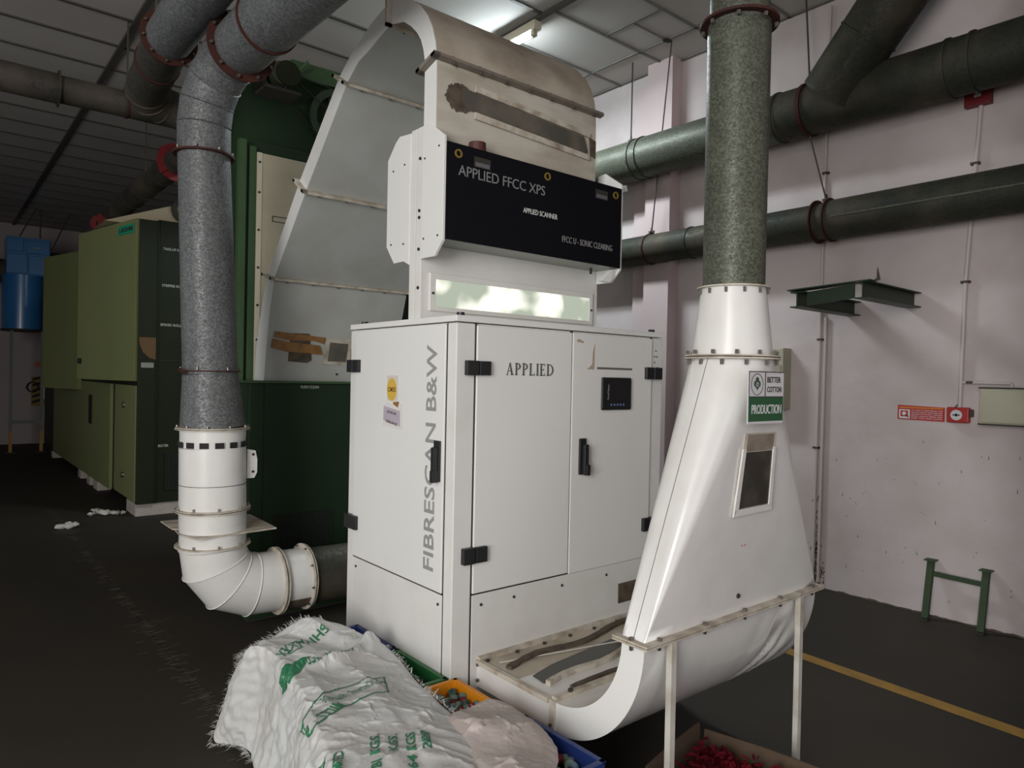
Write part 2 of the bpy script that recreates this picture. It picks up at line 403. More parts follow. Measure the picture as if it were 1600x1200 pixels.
# door marks
mb = MB(); mb.box(2.469, 2.722, Y0-.0095, Y0-.007, 1.650, 1.660); make('slot_strip', mb, mat('taupe_strip', (.13, .115, .10), .6), d2)
mb = MB(); mb.prism([(2.395, Y0-.0088, 1.648), (2.45, Y0-.0088, 1.648), (2.45, Y0-.0088, 1.775), (2.437, Y0-.0088, 1.73), (2.435, Y0-.0088, 1.675), (2.42, Y0-.0088, 1.66)], (0, .0012, 0))
mb.prism([(2.33, Y0-.0088, 1.775), (2.375, Y0-.0088, 1.770), (2.375, Y0-.0088, 1.778), (2.345, Y0-.0088, 1.788), (2.33, Y0-.0088, 1.785)], (0, .0012, 0))
make('peeled_sticker', mb, mat('glue_residue', (.40, .31, .23), .7), d2)
for a, b in ((2.915, 1.755), (2.905, 1.725), (2.925, 1.725), (2.905, 1.695), (2.93, 1.668)): bolt(cab, (a, Y0, b), (0, -1, 0), .004, .003, gasket)
mb = MB(); mb.box(2.659, 2.86, Y0-.0075, Y0-.003, .488, .585); make('inspection_slot', mb, grime, cab)
mb = MB()
for x, y in ((1.70, 2.39), (2.93, 2.39), (1.70, 3.22)): mb.cyl((x, y, 1.852), (x, y, 1.868), .018, .016, 12)
make('lifting_cap', mb, blackp, cab)
# lettering on the side door
text('FIBRESCAN B&W', (X0-.008, 2.474, .778), (0, 0, 1), (0, 1, 0), .955, .078, mat('silver_grey_letters', (.27, .27, .265), .55), d3, offset=.012)
# the serif maker's name on the front door, letter by letter
def serif_word(word, org, xd, yd, H, gap, parent, m, n):
    org = V(org); xd = V(xd); yd = V(yd); n = V(n); x = 0; mb = MB(); t = .17*H; sf = .06*H
    def quad(p): mb.prism([org+xd*(x+a)+yd*b for a, b in p], n*.0015)
    def rect(a0, a1, b0, b1): quad([(a0, b0), (a1, b0), (a1, b1), (a0, b1)])
    def stem(a): rect(a, a+t, 0, H); rect(a-.06*H, a+t+.06*H, 0, sf); rect(a-.06*H, a+t+.06*H, H-sf, H)
    def bowl(a, b0, b1, wd):
        cy = (b0+b1)/2; ry = (b1-b0)/2
        for i in range(10):
            a0 = -PI/2+PI*i/10; a1 = -PI/2+PI*(i+1)/10
            def P(g, k): return (a+max(0, (wd-k*t))*math.cos(g), cy+(ry-k*.4*t)*math.sin(g))
            quad([P(a0, 0), P(a1, 0), P(a1, 1), P(a0, 1)])
    for c in word:
        if c == 'I': stem(.06*H); wd = .27*H
        elif c == 'L': stem(.06*H); rect(.06*H, .60*H, 0, sf*1.3); rect(.55*H, .60*H, 0, .22*H); wd = .62*H
        elif c == 'E': stem(.06*H); rect(.06*H, .60*H, 0, sf*1.3); rect(.06*H, .56*H, H-sf*1.3, H); rect(.06*H, .45*H, .48*H, .54*H); rect(.56*H, .60*H, 0, .22*H); rect(.52*H, .56*H, .8*H, H); rect(.42*H, .45*H, .40*H, .62*H); wd = .62*H
        elif c == 'P': stem(.06*H); bowl(.06*H+t*.9, .44*H, H, .40*H); wd = .62*H
        elif c == 'D': stem(.06*H); bowl(.06*H+t*.9, 0, H, .58*H); wd = .80*H
        elif c == 'A':
            quad([(.05*H, 0), (.12*H, 0), (.40*H, H), (.34*H, H)]); quad([(.52*H, 0), (.52*H+t*1.15, 0), (.42*H, H), (.30*H, H)])
            rect(.16*H, .56*H, .30*H, .36*H); rect(0, .2*H, 0, sf); rect(.45*H, .76*H, 0, sf); wd = .76*H
        x += wd+gap*H
    return make('lettering', mb, m, parent)
serif_word('APPLIED', (1.908, Y0-.0082, 1.612), (1, 0, 0), (0, 0, 1), .053, .15, d1, dgrey_txt, (0, -1, 0))
# stickers on the side door
def quadbox(p, n, t): return MB().prism([V(q) for q in p], V(n)*t)
xs_ = X0-.0085
make('sticker', quadbox([(xs_, 2.885, 1.483), (xs_, 2.79, 1.483), (xs_, 2.79, 1.60), (xs_, 2.885, 1.60)], (-1, 0, 0), .0008), mat('aged_clear_label', (.60, .55, .49), .5), d3)
mb = MB(); mb.prism([(xs_-.001, 2.842+.042*math.cos(a*PI/12), 1.535+.052*math.sin(a*PI/12)) for a in range(24)], (-.0008, 0, 0)); make('round_sticker', mb, sticker_y, d3)
text('CMSS', (xs_-.0018, 2.878, 1.525), (0, -1, 0), (0, 0, 1), .074, .022, mat('brown_ink', (.16, .09, .02), .6), d3, .0005, .02)
make('sticker', quadbox([(xs_, 2.92, 1.365), (xs_, 2.745, 1.355), (xs_, 2.745, 1.47), (xs_, 2.90, 1.475)], (-1, 0, 0), .0006), paper, d3)
make('sticker', quadbox([(xs_-.0008, 2.915, 1.392), (xs_-.0008, 2.765, 1.370), (xs_-.0008, 2.765, 1.440), (xs_-.0008, 2.912, 1.458)], (-1, 0, 0), .0006), sticker_l, d3)
text('LOT NO. 04', (xs_-.0016, 2.88, 1.427), (0, -1, -.1), (0, 0, 1), .08, .013, gasket, d3, .0005, .02)
text('LINE-04 FS', (xs_-.0016, 2.89, 1.384), (0, -1, -.14), (0, 0, 1), .10, .013, gasket, d3, .0005, .02)
make('tape_scrap', quadbox([(xs_-.001, 2.83, 1.478), (xs_-.001, 2.775, 1.482), (xs_-.001, 2.785, 1.455), (xs_-.001, 2.825, 1.468)], (-1, 0, 0), .0006), tape, d3)

# ------------------------------------------------------------------ scanning shaft and arch duct (one riveted duct standing on the cabinet)
ZB = 1.852
sh = thing('arched_cotton_duct', 'white arched sheet metal duct rising from the cabinet and curving down behind it', 'duct', (1.67, 2.655, ZB))
mb = MB(); mb.box(1.69, 2.775, 2.655, 2.76, ZB, 2.25); shaft = make('sight_glass_shaft', mb, white, sh, bevel=.002)
for b_ in ((1.668, 1.692, 2.655, 2.70, ZB, 2.70), (1.668, 1.692, 2.705, 2.752, ZB, 2.70), (2.772, 2.79, 2.655, 2.752, ZB, 2.5)):
    mb = MB(); mb.box(*b_); make('side_post', mb, white, sh, bevel=.002)
for z in (1.99, 2.16, 2.30, 2.33, 2.56): bolt(sh, (1.668, 2.672, z), (-1, 0, 0), .008, .006, gasket)
# the window frame + lit chamber
mb = MB(); wx0, wx1, wz0, wz1 = 1.712, 2.748, 1.892, 2.060
gx0, gx1, gz0, gz1 = 1.742, 2.722, 1.912, 2.034
for b in ((wx0, gx0, wz0, wz1), (gx1, wx1, wz0, wz1), (gx0, gx1, wz0, gz0), (gx0, gx1, gz1, wz1)): mb.box(b[0], b[1], 2.643, 2.655, b[2], b[3])
wf = make('window_frame', mb, white, sh, bevel=.002)
mb = MB(); mb.box(gx0, gx1, 2.650, 2.654, gz0, gz1); make('lit_sight_glass', mb, lampm, sh)
for x in (1.726, 2.735): bolt(wf, (x, 2.643, 1.97), (0, -1, 0), .006, .005, gasket)
# profile of the arch in the YZ plane (outer, inner)
outer = [(2.558, 2.25), (2.557, 2.60), (2.558, 2.80), (2.561, 2.967), (2.573, 3.04), (2.60, 3.115), (2.64, 3.18), (2.70, 3.245), (2.775, 3.30), (2.86, 3.345), (2.955, 3.365), (3.05, 3.355), (3.16, 3.33), (3.26, 3.29), (3.369, 3.25), (3.45, 3.205), (3.50, 3.175), (4.0, 2.721), (4.481, 2.225), (4.54, 2.10), (4.60, 1.95), (4.66, 1.75), (4.69, 1.55)]
inner = [(2.655, 2.25), (2.653, 2.60), (2.651, 2.80), (2.652, 2.942), (2.655, 2.99), (2.668, 3.04), (2.69, 3.09), (2.725, 3.135), (2.775, 3.18), (2.84, 3.225), (2.955, 3.255), (3.01, 3.25), (3.08, 3.235), (3.149, 3.215), (3.282, 3.19), (3.34, 3.16), (3.41, 3.12), (3.905, 2.654), (4.371, 2.194), (4.41, 2.08), (4.45, 1.95), (4.49, 1.75), (4.52, 1.55)]
AX0, AX1 = 1.668, 2.655
def strip(name, seg, x0, x1, m, parent, prof_o=outer, prof_i=inner):
    a, b = seg; mb = MB()
    mb.loft([[(x0, *prof_o[i]), (x1, *prof_o[i]), (x1, *prof_i[i]), (x0, *prof_i[i])] for i in range(a, b+1)])
    return make(name, mb, m, parent, smooth=35)
strip('riser', (0, 3), AX0+.004, AX1, mat('grubby_cream_sheet', (.52, .48, .41), .55, dirt=(.22, .16, .10), damt=.6, dscale=4, mott=.2, stretch=(.6, 1, 2)), sh)
strip('arch_bend', (3, 10), AX0+.004, AX1, arch_dirty, sh)
strip('arch_bend', (10, 16), AX0+.004, AX1, arch_in, sh)
strip('descending_leg', (16, 18), AX0+.004, AX1, arch_in, sh)
strip('descending_leg', (18, 22), AX0+.004, AX1-.02, arch_in, sh)
# bright side plates
for nm, seg in (('side_plate', (0, 3)), ('side_plate', (3, 10)), ('side_plate', (10, 16)), ('side_plate', (16, 18)), ('side_plate', (18, 22))):
    strip(nm, seg, AX0, AX0+.004, white_door, sh)
# flanges across the arch
def seam(i, x1=AX1, out=.03, name='flange', m=flange_w, bolts=6):
    o = V((0, *outer[i])); n = V((0, *inner[i])); d = (o-n).normalized(); t = d.cross(V((1, 0, 0))); mb = MB()
    def slab(c0, c1):
        mb.prism([V((x, 0, 0))+c0+t*s for x, s in ((AX0-.03, -.008), (x1+.03, -.008), (x1+.03, .008), (AX0-.03, .008))], c1-c0)
    slab(o, o+d*out); slab(n-d*out, n)
    mb.prism([V((AX0-.03, 0, 0))+n-d*out+t*-.008, V((AX0-.03, 0, 0))+o+d*out+t*-.008, V((AX0-.03, 0, 0))+o+d*out+t*.008, V((AX0-.03, 0, 0))+n-d*out+t*.008], (.032, 0, 0))
    fl = make(name, mb, m, sh)
    for k in range(bolts):
        x = AX0+.08+(x1-AX0-.12)*k/(bolts-1)
        bolt(fl, V((x, 0, 0))+n-d*out*.5+t*.008, t, .008, .012); bolt(fl, V((x, 0, 0))+o+d*out*.5+t*.008, t, .008, .012); bolt(fl, V((x, 0, 0))+o+d*out*.5-t*.008, -t, .008, .012)
    return fl
seam(3, m=mat('grey_riveted_flange', (.20, .17, .14), .6, dirt=(.08, .06, .04), damt=.6, dscale=12), bolts=7); seam(10, out=.012); seam(16); seam(17); seam(18)
# dusty inspection window in the riser
mb = MB(); mb.prism([(1.80, 2.5535, 2.825), (1.815, 2.5535, 2.862), (1.84, 2.5535, 2.872), (1.87, 2.5535, 2.868), (2.56, 2.5535, 2.835), (2.59, 2.5535, 2.76), (2.56, 2.5535, 2.752), (1.90, 2.5535, 2.785), (1.84, 2.5535, 2.782), (1.81, 2.5535, 2.80)], (0, -.004, 0)); make('dusty_window', mb, smoky, sh)
mb = MB(); mb.prism([(1.87, 2.553, 2.872), (2.60, 2.553, 2.838), (2.60, 2.553, 2.862), (1.87, 2.553, 2.90)], (0, -.008, 0)); mb.prism([(1.87, 2.553, 2.752), (2.60, 2.553, 2.722), (2.60, 2.553, 2.748), (1.87, 2.553, 2.782)], (0, -.008, 0))
make('window_strip', mb, flange_w, sh)
mb = MB(); mb.prism([(1.79+(.075+.022*noise.noise((a*.5, 3, 0))+.004*noise.noise((a*1.7, 9, 0)))*math.cos(a*PI/24), 2.554, 2.825+(.062+.022*noise.noise((a*.6, 1, 0))+.004*noise.noise((a*2.1, 5, 0)))*math.sin(a*PI/24)) for a in range(48)], (0, -.0012, 0)); make('glue_stain', mb, grime, sh)
mb = MB(); mb.prism([(2.60, 2.554, 2.84), (2.65, 2.554, 2.83), (2.65, 2.554, 2.74), (2.61, 2.554, 2.75)], (0, -.002, 0)); make('rust_stain', mb, grime, sh)
# rear patch: taped opening and mesh hatch on the descending leg
def legpt(x, z):
    for i in range(18, 22):
        (ya, za), (yb, zb) = inner[i], inner[i+1]
        if zb <= z <= za: return V((x, ya+(yb-ya)*(za-z)/(za-zb)-.004, z))
def legpatch(name, pts, m, t=.004): return make(name, MB().prism([legpt(a, b) for a, b in pts], (0, -t, 0)), m, sh)
legpatch('tape_strip', [(1.715, 1.868), (2.065, 1.845), (2.06, 1.80), (1.99, 1.82), (1.82, 1.815), (1.71, 1.832)], tape)
legpatch('tape_strip', [(1.705, 1.82), (1.80, 1.806), (2.03, 1.79), (2.05, 1.73), (1.80, 1.742), (1.70, 1.765)], tape, .008)
legpatch('taped_opening', [(1.82, 1.862), (1.95, 1.865), (1.98, 1.69), (1.95, 1.672), (1.82, 1.68)], grime, .003)
legpatch('hatch_frame', [(2.07, 1.845), (2.26, 1.84), (2.26, 1.665), (2.06, 1.665)], flange_w, .003)
legpatch('hatch_mesh', [(2.10, 1.815), (2.235, 1.81), (2.23, 1.685), (2.095, 1.688)], smoky, .006)
bolt(sh, legpt(2.17, 1.60), (0, -1, 0), .008, .006, gasket)

# ------------------------------------------------------------------ black scanner box with octagonal cheek plates
sb = thing('scanner_box', 'black front scanner box with grey lettering and white side cheeks above the lit window', 'machine part', (1.65, 2.48, 2.17))
BX0, BX1, BY, BZ0, BZ1 = 1.684, 2.775, 2.484, 2.182, 2.595
mb = MB(); mb.box(BX0, BX1, BY+.004, 2.65, BZ0, 2.45); mb.box(BX0, BX1, BY+.004, 2.55, 2.45, BZ1-.004); make('housing', mb, mat('grey_steel_housing', (.30, .31, .29), .5), sb)
mb = MB(); mb.box(BX0-.004, BX1, BY-.004, BY+.004, BZ0, BZ1); fp = make('front_panel', mb, blackpanel, sb)
def cheek(x, fr):
    if fr: pts = [(2.652, 2.695), (2.60, 2.70), (2.484, 2.62), (2.484, 2.175), (2.545, 2.115), (2.652, 2.115), (2.652, 2.60)]
    else: pts = [(2.752, 2.69), (2.85, 2.70), (2.885, 2.68), (2.955, 2.61), (2.955, 2.205), (2.885, 2.12), (2.80, 2.12), (2.752, 2.10)]
    return MB().prism([(x, a, b) for a, b in pts], (.014, 0, 0))
c1 = make('cheek_plate', cheek(1.664, True), white_door, sb, bevel=.002); c2 = make('cheek_plate', cheek(1.664, False), white_door, sb, bevel=.002)
c3 = make('cheek_plate', cheek(2.776, True), white_door, sb, bevel=.002)
mb = MB(); mb.prism([(2.776, 2.484, 2.60), (2.835, 2.50, 2.63), (2.845, 2.50, 2.60)], (0, .1, 0)); make('cheek_fold', mb, white_door, sb)
mb = MB(); mb.prism([(2.74, 2.50, 2.175), (2.79, 2.50, 2.175), (2.76, 2.53, 2.115), (2.70, 2.54, 2.115)], (0, .03, 0)); make('cheek_fold', mb, white_door, sb)
for y, z in ((2.52, 2.58), (2.63, 2.55), (2.52, 2.20), (2.63, 2.20)): bolt(c1, (1.664, y, z), (-1, 0, 0), .005, .003, gasket)
for y, z in ((2.80, 2.56), (2.90, 2.55), (2.80, 2.20), (2.91, 2.21)): bolt(c2, (1.664, y, z), (-1, 0, 0), .005, .003, gasket)
# yellow rimmed holes, grips, lettering, red knob on top
ylw = mat('brass_ring', (.32, .22, .05), .45, .5)
for x, z in ((1.735, 2.552), (2.25, 2.556), (2.728, 2.553)):
    mb = MB(); mb.ring((x, BY-.006, z), (0, 1, 0), .012, .019, .006, 24); make('ringed_lock', mb, ylw, sb)
for x in (1.865, 2.625):
    mb = MB(); mb.box(x-.045, x+.045, BY-.0048, BY-.0038, 2.515, 2.56); g = make('grip_recess', mb, gasket, sb)
    mb = MB(); mb.box(x-.038, x+.038, BY-.007, BY-.0046, 2.518, 2.536); make('grip_lip', mb, mat('grey_lip', (.12, .12, .13), .4), g)
text('APPLIED FFCC XPS', (1.737, BY-.004, 2.462), (1, 0, 0), (0, 0, 1), .500, .045, pale_txt, sb)
text('APPLIED SCANNER', (2.105, BY-.004, 2.363), (1, 0, 0), (0, 0, 1), .215, .024, white_txt, sb, offset=.0)
text('FFCC U - SONIC CLEARING', (2.355, BY-.004, 2.262), (1, 0, 0), (0, 0, 1), .355, .030, grey_txt, sb)
mb = MB(); mb.cyl((1.865, 2.52, 2.59), (1.865, 2.52, 2.635), .040, .038, 24); make('cap', mb, mat('maroon_cap', (.07, .02, .018), .55), sb)
for x in (2.05, 2.24, 2.45, 2.62): bolt(sb, (x, 2.52, 2.592), (0, 0, 1), .009, .012)
bolt(sb, (2.63, 2.55, 2.175), (0, 0, -1), .008, .03, gasket)

# ------------------------------------------------------------------ suction hopper and trough in front of the cabinet
DX0, DX1 = 1.787, 2.900
hp = thing('suction_hopper', 'glossy white tapering hopper with a curved trough coming out of the cabinet foot', 'duct', (2.33, 1.5, .30))
def smooth_(a, b, x): t = max(0, min(1, (x-a)/(b-a))); return t*t*(3-2*t)
def jrings(x0, x1, n=30, extra=0.):
    R = []
    for y in (2.345, 2.1): R.append([(x0, y, .412), (x1, y, .412), (x1, y, .306), (x0, y, .306)])
    for i in range(n+1):
        a = PI/2*i/n; yc, zc = 1.865, .742
        ri, ro = .312, .407; wob = 0
        R.append([(x0, yc-ri*math.sin(a), zc-(.33)*math.cos(a)), (x1, yc-ri*math.sin(a), zc-.33*math.cos(a)), (x1, yc-ro*math.sin(a), zc-.44*math.cos(a)), (x0, yc-ro*math.sin(a), zc-.44*math.cos(a))])
    return R
mb = MB(); R = jrings(DX0+.004, DX1)
mb.loft(R[:2]); make('duct_box', mb, arch_dirty, hp)
mb = MB(); mb.loft(R[1:]); 
# dents: subdivide and push the curved outer sheet
bmesh.ops.subdivide_edges(mb.bm, edges=[e for e in mb.bm.edges if abs((e.verts[0].co-e.verts[1].co).x) > .5], cuts=60, use_grid_fill=True)
for v in mb.bm.verts:
    x = (v.co.x-DX0)/(DX1-DX0)
    ry = math.hypot(v.co.y-1.865, (v.co.z-.742)*.93)
    if ry > .37 and .03 < x < .97 and v.co.z < .72:
        w_ = min(1, (x-.03)*6)*min(1, (.97-x)*6)*min(1, (.74-v.co.z)*5)
        d = .006*noise.noise((v.co.x*3.2+v.co.z*3, v.co.z*5, 2.))-.022*smooth_(.55, .8, x)*max(0, 1-abs(noise.noise((v.co.x*7-v.co.z*4, v.co.z*2.5, 5.)))*3)
        s_ = (V((0, v.co.y-1.865, v.co.z-.742))).normalized(); v.co += s_*d*w_
trough = make('trough', mb, gloss_white, hp, smooth=50)
mb = MB(); R = jrings(DX0, DX0+.005)
mb.loft(R); make('side_plate', mb, white_door, hp, smooth=40)
# flange lips of the duct box
mb = MB()
mb.box(DX0, DX1, 2.325, 2.345, .412, .43); mb.box(DX0-.01, DX0+.012, 1.90, 2.345, .40, .418); mb.box(DX0, DX1, 1.862, 1.885, .38, .43); mb.box(DX0-.012, DX0, 1.862, 1.887, .30, .42)
fl = make('flange', mb, flange_w, hp)
for k in range(7): bolt(fl, (DX0+.03+k*.16, 2.31, .413), (0, 0, 1), .009, .008, gasket)
for z in (.335, .40): bolt(fl, (DX0-.004, 2.33, z), (-1, 0, 0), .008, .008)
bolt(fl, (DX0+.08, 1.87, .43), (0, 0, 1), .010, .01, gasket); bolt(fl, (DX0-.012, 1.875, .33), (-1, 0, 0), .007, .008)
# belts and the torn slot on the duct box
def ribbon(pts, wd, th, m, name, parent, seed=0):
    mb = MB(); rings = []
    for i, p in enumerate(pts):
        p = V(p); a = V(pts[max(0, i-1)]); b = V(pts[min(len(pts)-1, i+1)]); d = (b-a).normalized(); s_ = d.cross(V((0, 0, 1))).normalized()
        ww = wd*(1+.5*noise.noise((i*.7, seed, 0)))
        rings.append([p-s_*ww/2, p+s_*ww/2, p+s_*ww/2+V((0, 0, th)), p-s_*ww/2+V((0, 0, th))])
    mb.loft(rings); return make(name, mb, m, parent)
ribbon([(1.835+.93*t, 2.195+.085*t+.02*math.sin(t*9), .4135+.006*math.sin(t*7)**2) for t in [i/24 for i in range(25)]], .028, .012, grime, 'seam_sealant', hp)
mb = MB(); mb.prism([(1.87, 2.085, .4125), (2.0, 2.12, .4125), (2.62, 2.19, .4125), (2.86, 2.19, .4125), (2.86, 2.11, .4125), (2.2, 2.02, .4125), (1.98, 2.0, .4125), (1.86, 2.01, .4125)], (0, 0, .004)); make('acrylic_window', mb, mat('smoky_window', (.05, .052, .045), .25), hp)
ribbon([(1.86+.95*t, 1.985+.09*t+.012*math.sin(t*13), .413) for t in [i/24 for i in range(25)]], .022, .02, flange_w, 'torn_strip', hp, 3)
ribbon([(1.90+.9*t, 1.895+.03*t+.006*math.sin(t*11), .415) for t in [i/24 for i in range(25)]], .02, .018, grime, 'seam_sealant', hp, 5)
ribbon([(1.84+.6*t, 2.26-.14*t, .416) for t in [i/10 for i in range(11)]], .006, .004, cotton, 'string', hp)
# hopper body
FC = (2.315, 1.505)
def funnel_rings(zt=1.69, zb=.75, r=.148, T=24):
    pr = []
    corners = [(DX1, 1.553), (DX0, 1.553), (DX0, 1.458), (DX1, 1.458)]
    for k in range(4):
        for i in range(9):
            a = k*PI/2+PI/2*i/8
            pr.append(((FC[0]+r*math.cos(a), FC[1]+r*math.sin(a)), corners[k]))
        a = (k+1)*PI/2; t_ = (FC[0]+r*math.cos(a), FC[1]+r*math.sin(a)); c0 = corners[k]; c1 = corners[(k+1) % 4]
        for i in range(1, 8): pr.append((t_, (c0[0]+(c1[0]-c0[0])*i/8, c0[1]+(c1[1]-c0[1])*i/8)))
    R = []
    for j in range(T+1):
        s_ = j/T
        bul = 0
        R.append([(b[0]+(t_[0]-b[0])*s_, b[1]+(t_[1]-b[1])*s_, zb+(zt-zb)*s_) for t_, b in pr])
    return R
mb = MB(); mb.loft(funnel_rings(), cap=False); bmesh.ops.remove_doubles(mb.bm, verts=mb.bm.verts, dist=1e-5)
make('hopper_body', mb, gloss_white, hp, smooth=22)
mb = MB()   # weld seam down the narrow side
a = V((FC[0]-.149, FC[1], 1.69)); b = V((DX0-.0005, 1.505, .75)); mb.bar(a, b, .002, .0015); make('weld_seam', mb, mat('seam_grey', (.16, .15, .13), .7), hp)
mb = MB(); mb.cyl((*FC, 1.695), (*FC, 1.95), .146, .117, 48); make('cone', mb, white, hp, smooth=40)
mb = MB(); mb.ring((*FC, 1.697), (0, 0, 1), .14, .172, .005); mb.ring((*FC, 1.688), (0, 0, 1), .14, .172, .006); fl = make('flange', mb, flange_w, hp); ring_bolts(fl, (*FC, 1.70), (0, 0, 1), .160, 12); ring_bolts(fl, (*FC, 1.685), (0, 0, -1), .160, 12, h=.018)
mb = MB(); mb.ring((*FC, 1.950), (0, 0, 1), .112, .132, .005); fl = make('flange', mb, flange_w, hp); ring_bolts(fl, (*FC, 1.946), (0, 0, -1), .124, 12, .006, h=.018)
# rectangular flange
mb = MB(); z0 = .737
for b in ((DX0-.022, DX1+.02, 1.430, 1.460), (DX0-.022, DX1+.02, 1.551, 1.578), (DX0-.022, DX0+.002, 1.46, 1.551), (DX1-.002, DX1+.02, 1.46, 1.551)):
    mb.box(b[0], b[1], b[2], b[3], z0, z0+.007); mb.box(b[0], b[1], b[2], b[3], z0+.009, z0+.016)
fl = make('flange', mb, flange_w, hp)
for k in range(5): bolt(fl, (DX0+.06+k*.25, 1.445, z0+.016), (0, 0, 1), .010, .008); bolt(fl, (DX0+.06+k*.25, 1.445, z0), (0, 0, -1), .007, .016, gasket)
bolt(fl, (DX0-.01, 1.505, z0+.016), (0, 0, 1), .010, .008); bolt(fl, (DX0-.01, 1.505, z0), (0, 0, -1), .007, .018)
for x in (1.906, 2.738):
    mb = MB(); mb.box(x-.012, x+.014, 1.430, 1.452, 0, z0); make('leg', mb, mat('scuffed_white_leg' + str(x), (.52, .50, .45), .55, dirt=(.25, .2, .13), damt=.7, dscale=9, mott=.2), hp)
# window in the hopper front
def fpt(x, z, off=0.): return V((x, 1.458-(z-.75)*(.101/.94)-off, z))
def fp_(name, pts, m, off, t=.003): return make(name, MB().prism([fpt(a, b, off) for a, b in pts], (0, -t, 0)), m, hp)
fp_('hatch_frame', [(2.222, 1.42), (2.424, 1.42), (2.452, 1.125), (2.20, 1.122)], flange_w, .001)
fp_('hatch_frame', [(2.212, 1.365), (2.232, 1.365), (2.228, 1.15), (2.202, 1.13)], white, .004, .006)
fp_('hatch_frame', [(2.20, 1.122), (2.452, 1.125), (2.448, 1.148), (2.206, 1.146)], white, .004, .006)
fp_('hatch_frame', [(2.412, 1.365), (2.428, 1.365), (2.448, 1.145), (2.428, 1.145)], white, .004, .006)
fp_('hatch_window', [(2.236, 1.352), (2.410, 1.352), (2.426, 1.15), (2.232, 1.148)], mat('smoked_hatch', (.035, .032, .026), .3, dirt=(.10, .08, .06), damt=.6, dscale=12), .003, .003)
fp_('dusty_strip', [(2.236, 1.415), (2.412, 1.415), (2.412, 1.355), (2.236, 1.355)], mat('dusty_strip', (.24, .20, .16), .7, dirt=(.12, .09, .06), damt=.6, dscale=20), .0035, .003)
bolt(hp, fpt(2.305, .815), (0, -1, 0), .010, .006, gasket)
mb = MB()
text('i4', fpt(2.290, 1.002), (1, 0, 0), (0, .1, 1), .028, .030, signred, hp)

# sign hung on the hopper
sg = thing('production_sign', 'small green and white BETTER COTTON PRODUCTION sign on the hopper', 'sign', (2.31, 1.35, 1.46))
SX0, SX1, SZ0, SZ1 = 2.195, 2.455, 1.452, 1.665; SY = 1.338
mb = MB(); mb.box(SX0-.004, SX1+.004, SY, SY+.004, SZ0, SZ1); make('board', mb, signwhite, sg)
mb = MB(); mb.box(SX0, SX1, SY-.001, SY, SZ0+.01, SZ0+.108); make('green_field', mb, signgreen, sg)
mb = MB()
for b in ((SX0, SX1, 1.6615, 1.665), (SX0, SX1, 1.560, 1.5635), (SX0, SX0+.003, 1.56, 1.665), (SX0+.118, SX0+.123, 1.56, 1.665)): mb.box(b[0], b[1], SY-.001, SY, b[2], b[3])
mb.ring((SX0+.06, SY-.0005, 1.612), (0, 1, 0), .0415, .044, .001); make('border', mb, gasket, sg)
mb = MB()
for dx, dz, r in ((0, .018, .012), (-.012, .002, .013), (.012, .002, .013), (0, -.008, .011)): mb.sphere((SX0+.06+dx, SY-.0008, 1.612+dz), r, 1, .06, 1)
mb.prism([(SX0+.053, SY-.001, 1.598), (SX0+.067, SY-.001, 1.598), (SX0+.06, SY-.001, 1.588)], (0, -.001, 0)); make('cotton_emblem', mb, mat('emblem_green', (.03, .07, .04), .5), sg)
mb = MB(); mb.ring((SX0+.06, SY-.0018, 1.612), (0, 1, 0), .006, .009, .0006); make('emblem_ring', mb, signwhite, sg)
text('BETTER', (SX0+.135, SY, 1.620), (1, 0, 0), (0, 0, 1), .105, .024, gasket, sg, .001, .02)
text('COTTON', (SX0+.135, SY, 1.580), (1, 0, 0), (0, 0, 1), .110, .024, gasket, sg, .001, .02)
text('PRODUCTION', (SX0+.022, SY-.001, 1.492), (1, 0, 0), (0, 0, 1), .225, .038, signwhite, sg, .001, .01)
sg.scale = (.86, .86, .86); sg.location = (2.266, 1.35, 1.464)

# ------------------------------------------------------------------ ducts
tp = thing('tall_duct', 'tall speckled grey vertical duct rising from the white hopper', 'duct', (*FC, 1.953))
mb = MB(); mb.cyl((*FC, 1.953), (*FC, 2.925), .112, .114, 48); make('pipe_section', mb, galv_olive, tp, smooth=40)
mb = MB(); mb.cyl((*FC, 2.925), (*FC, 4.598), .107, .107, 48); make('pipe_section', mb, galv_olive, tp, smooth=40)
mb = MB(); mb.ring((*FC, 2.93), (0, 0, 1), .105, .142, .010); fl = make('flange', mb, rust, tp); ring_bolts(fl, (*FC, 2.925), (0, 0, -1), .13, 8)
mb = MB(); mb.ring((*FC, 3.06), (0, 0, 1), .104, .116, .012); make('seam_band', mb, galv_dark, tp)

# left duct: vertical, white lower end, elbow behind the cabinet; overhead run towards the camera side
lp = thing('slide_gate_duct', 'white lower duct with slide gate plate and segmented elbow left of cabinet', 'duct', (1.2, 3.95, .26))
YA = 3.95
mb = MB(); mb.cyl((1.191, YA, 1.195), (1.192, YA, 1.30), .164, .167, 48); make('collar', mb, white, lp, smooth=40)
mb = MB(); mb.cyl((1.198, YA, .79), (1.191, YA, 1.197), .170, .168, 48); make('pipe_section', mb, white, lp, smooth=40)
mb = MB()
for k in range(14):
    a = 2*PI*k/14+.12; c, s_ = math.cos(a), math.sin(a)
    d = V((c, s_, 0)); t = V((-s_, c, 0)); p = V((1.1915, YA, 1.215))+d*.1695
    mb.bar(p-t*.022, p+t*.022, .004, .030)
make('ventilation_slots', mb, dark, lp)
mb = MB(); mb.ring((1.195, YA, 1.0), (0, 0, 1), .168, .1705, .003); make('seam', mb, gasket, lp)
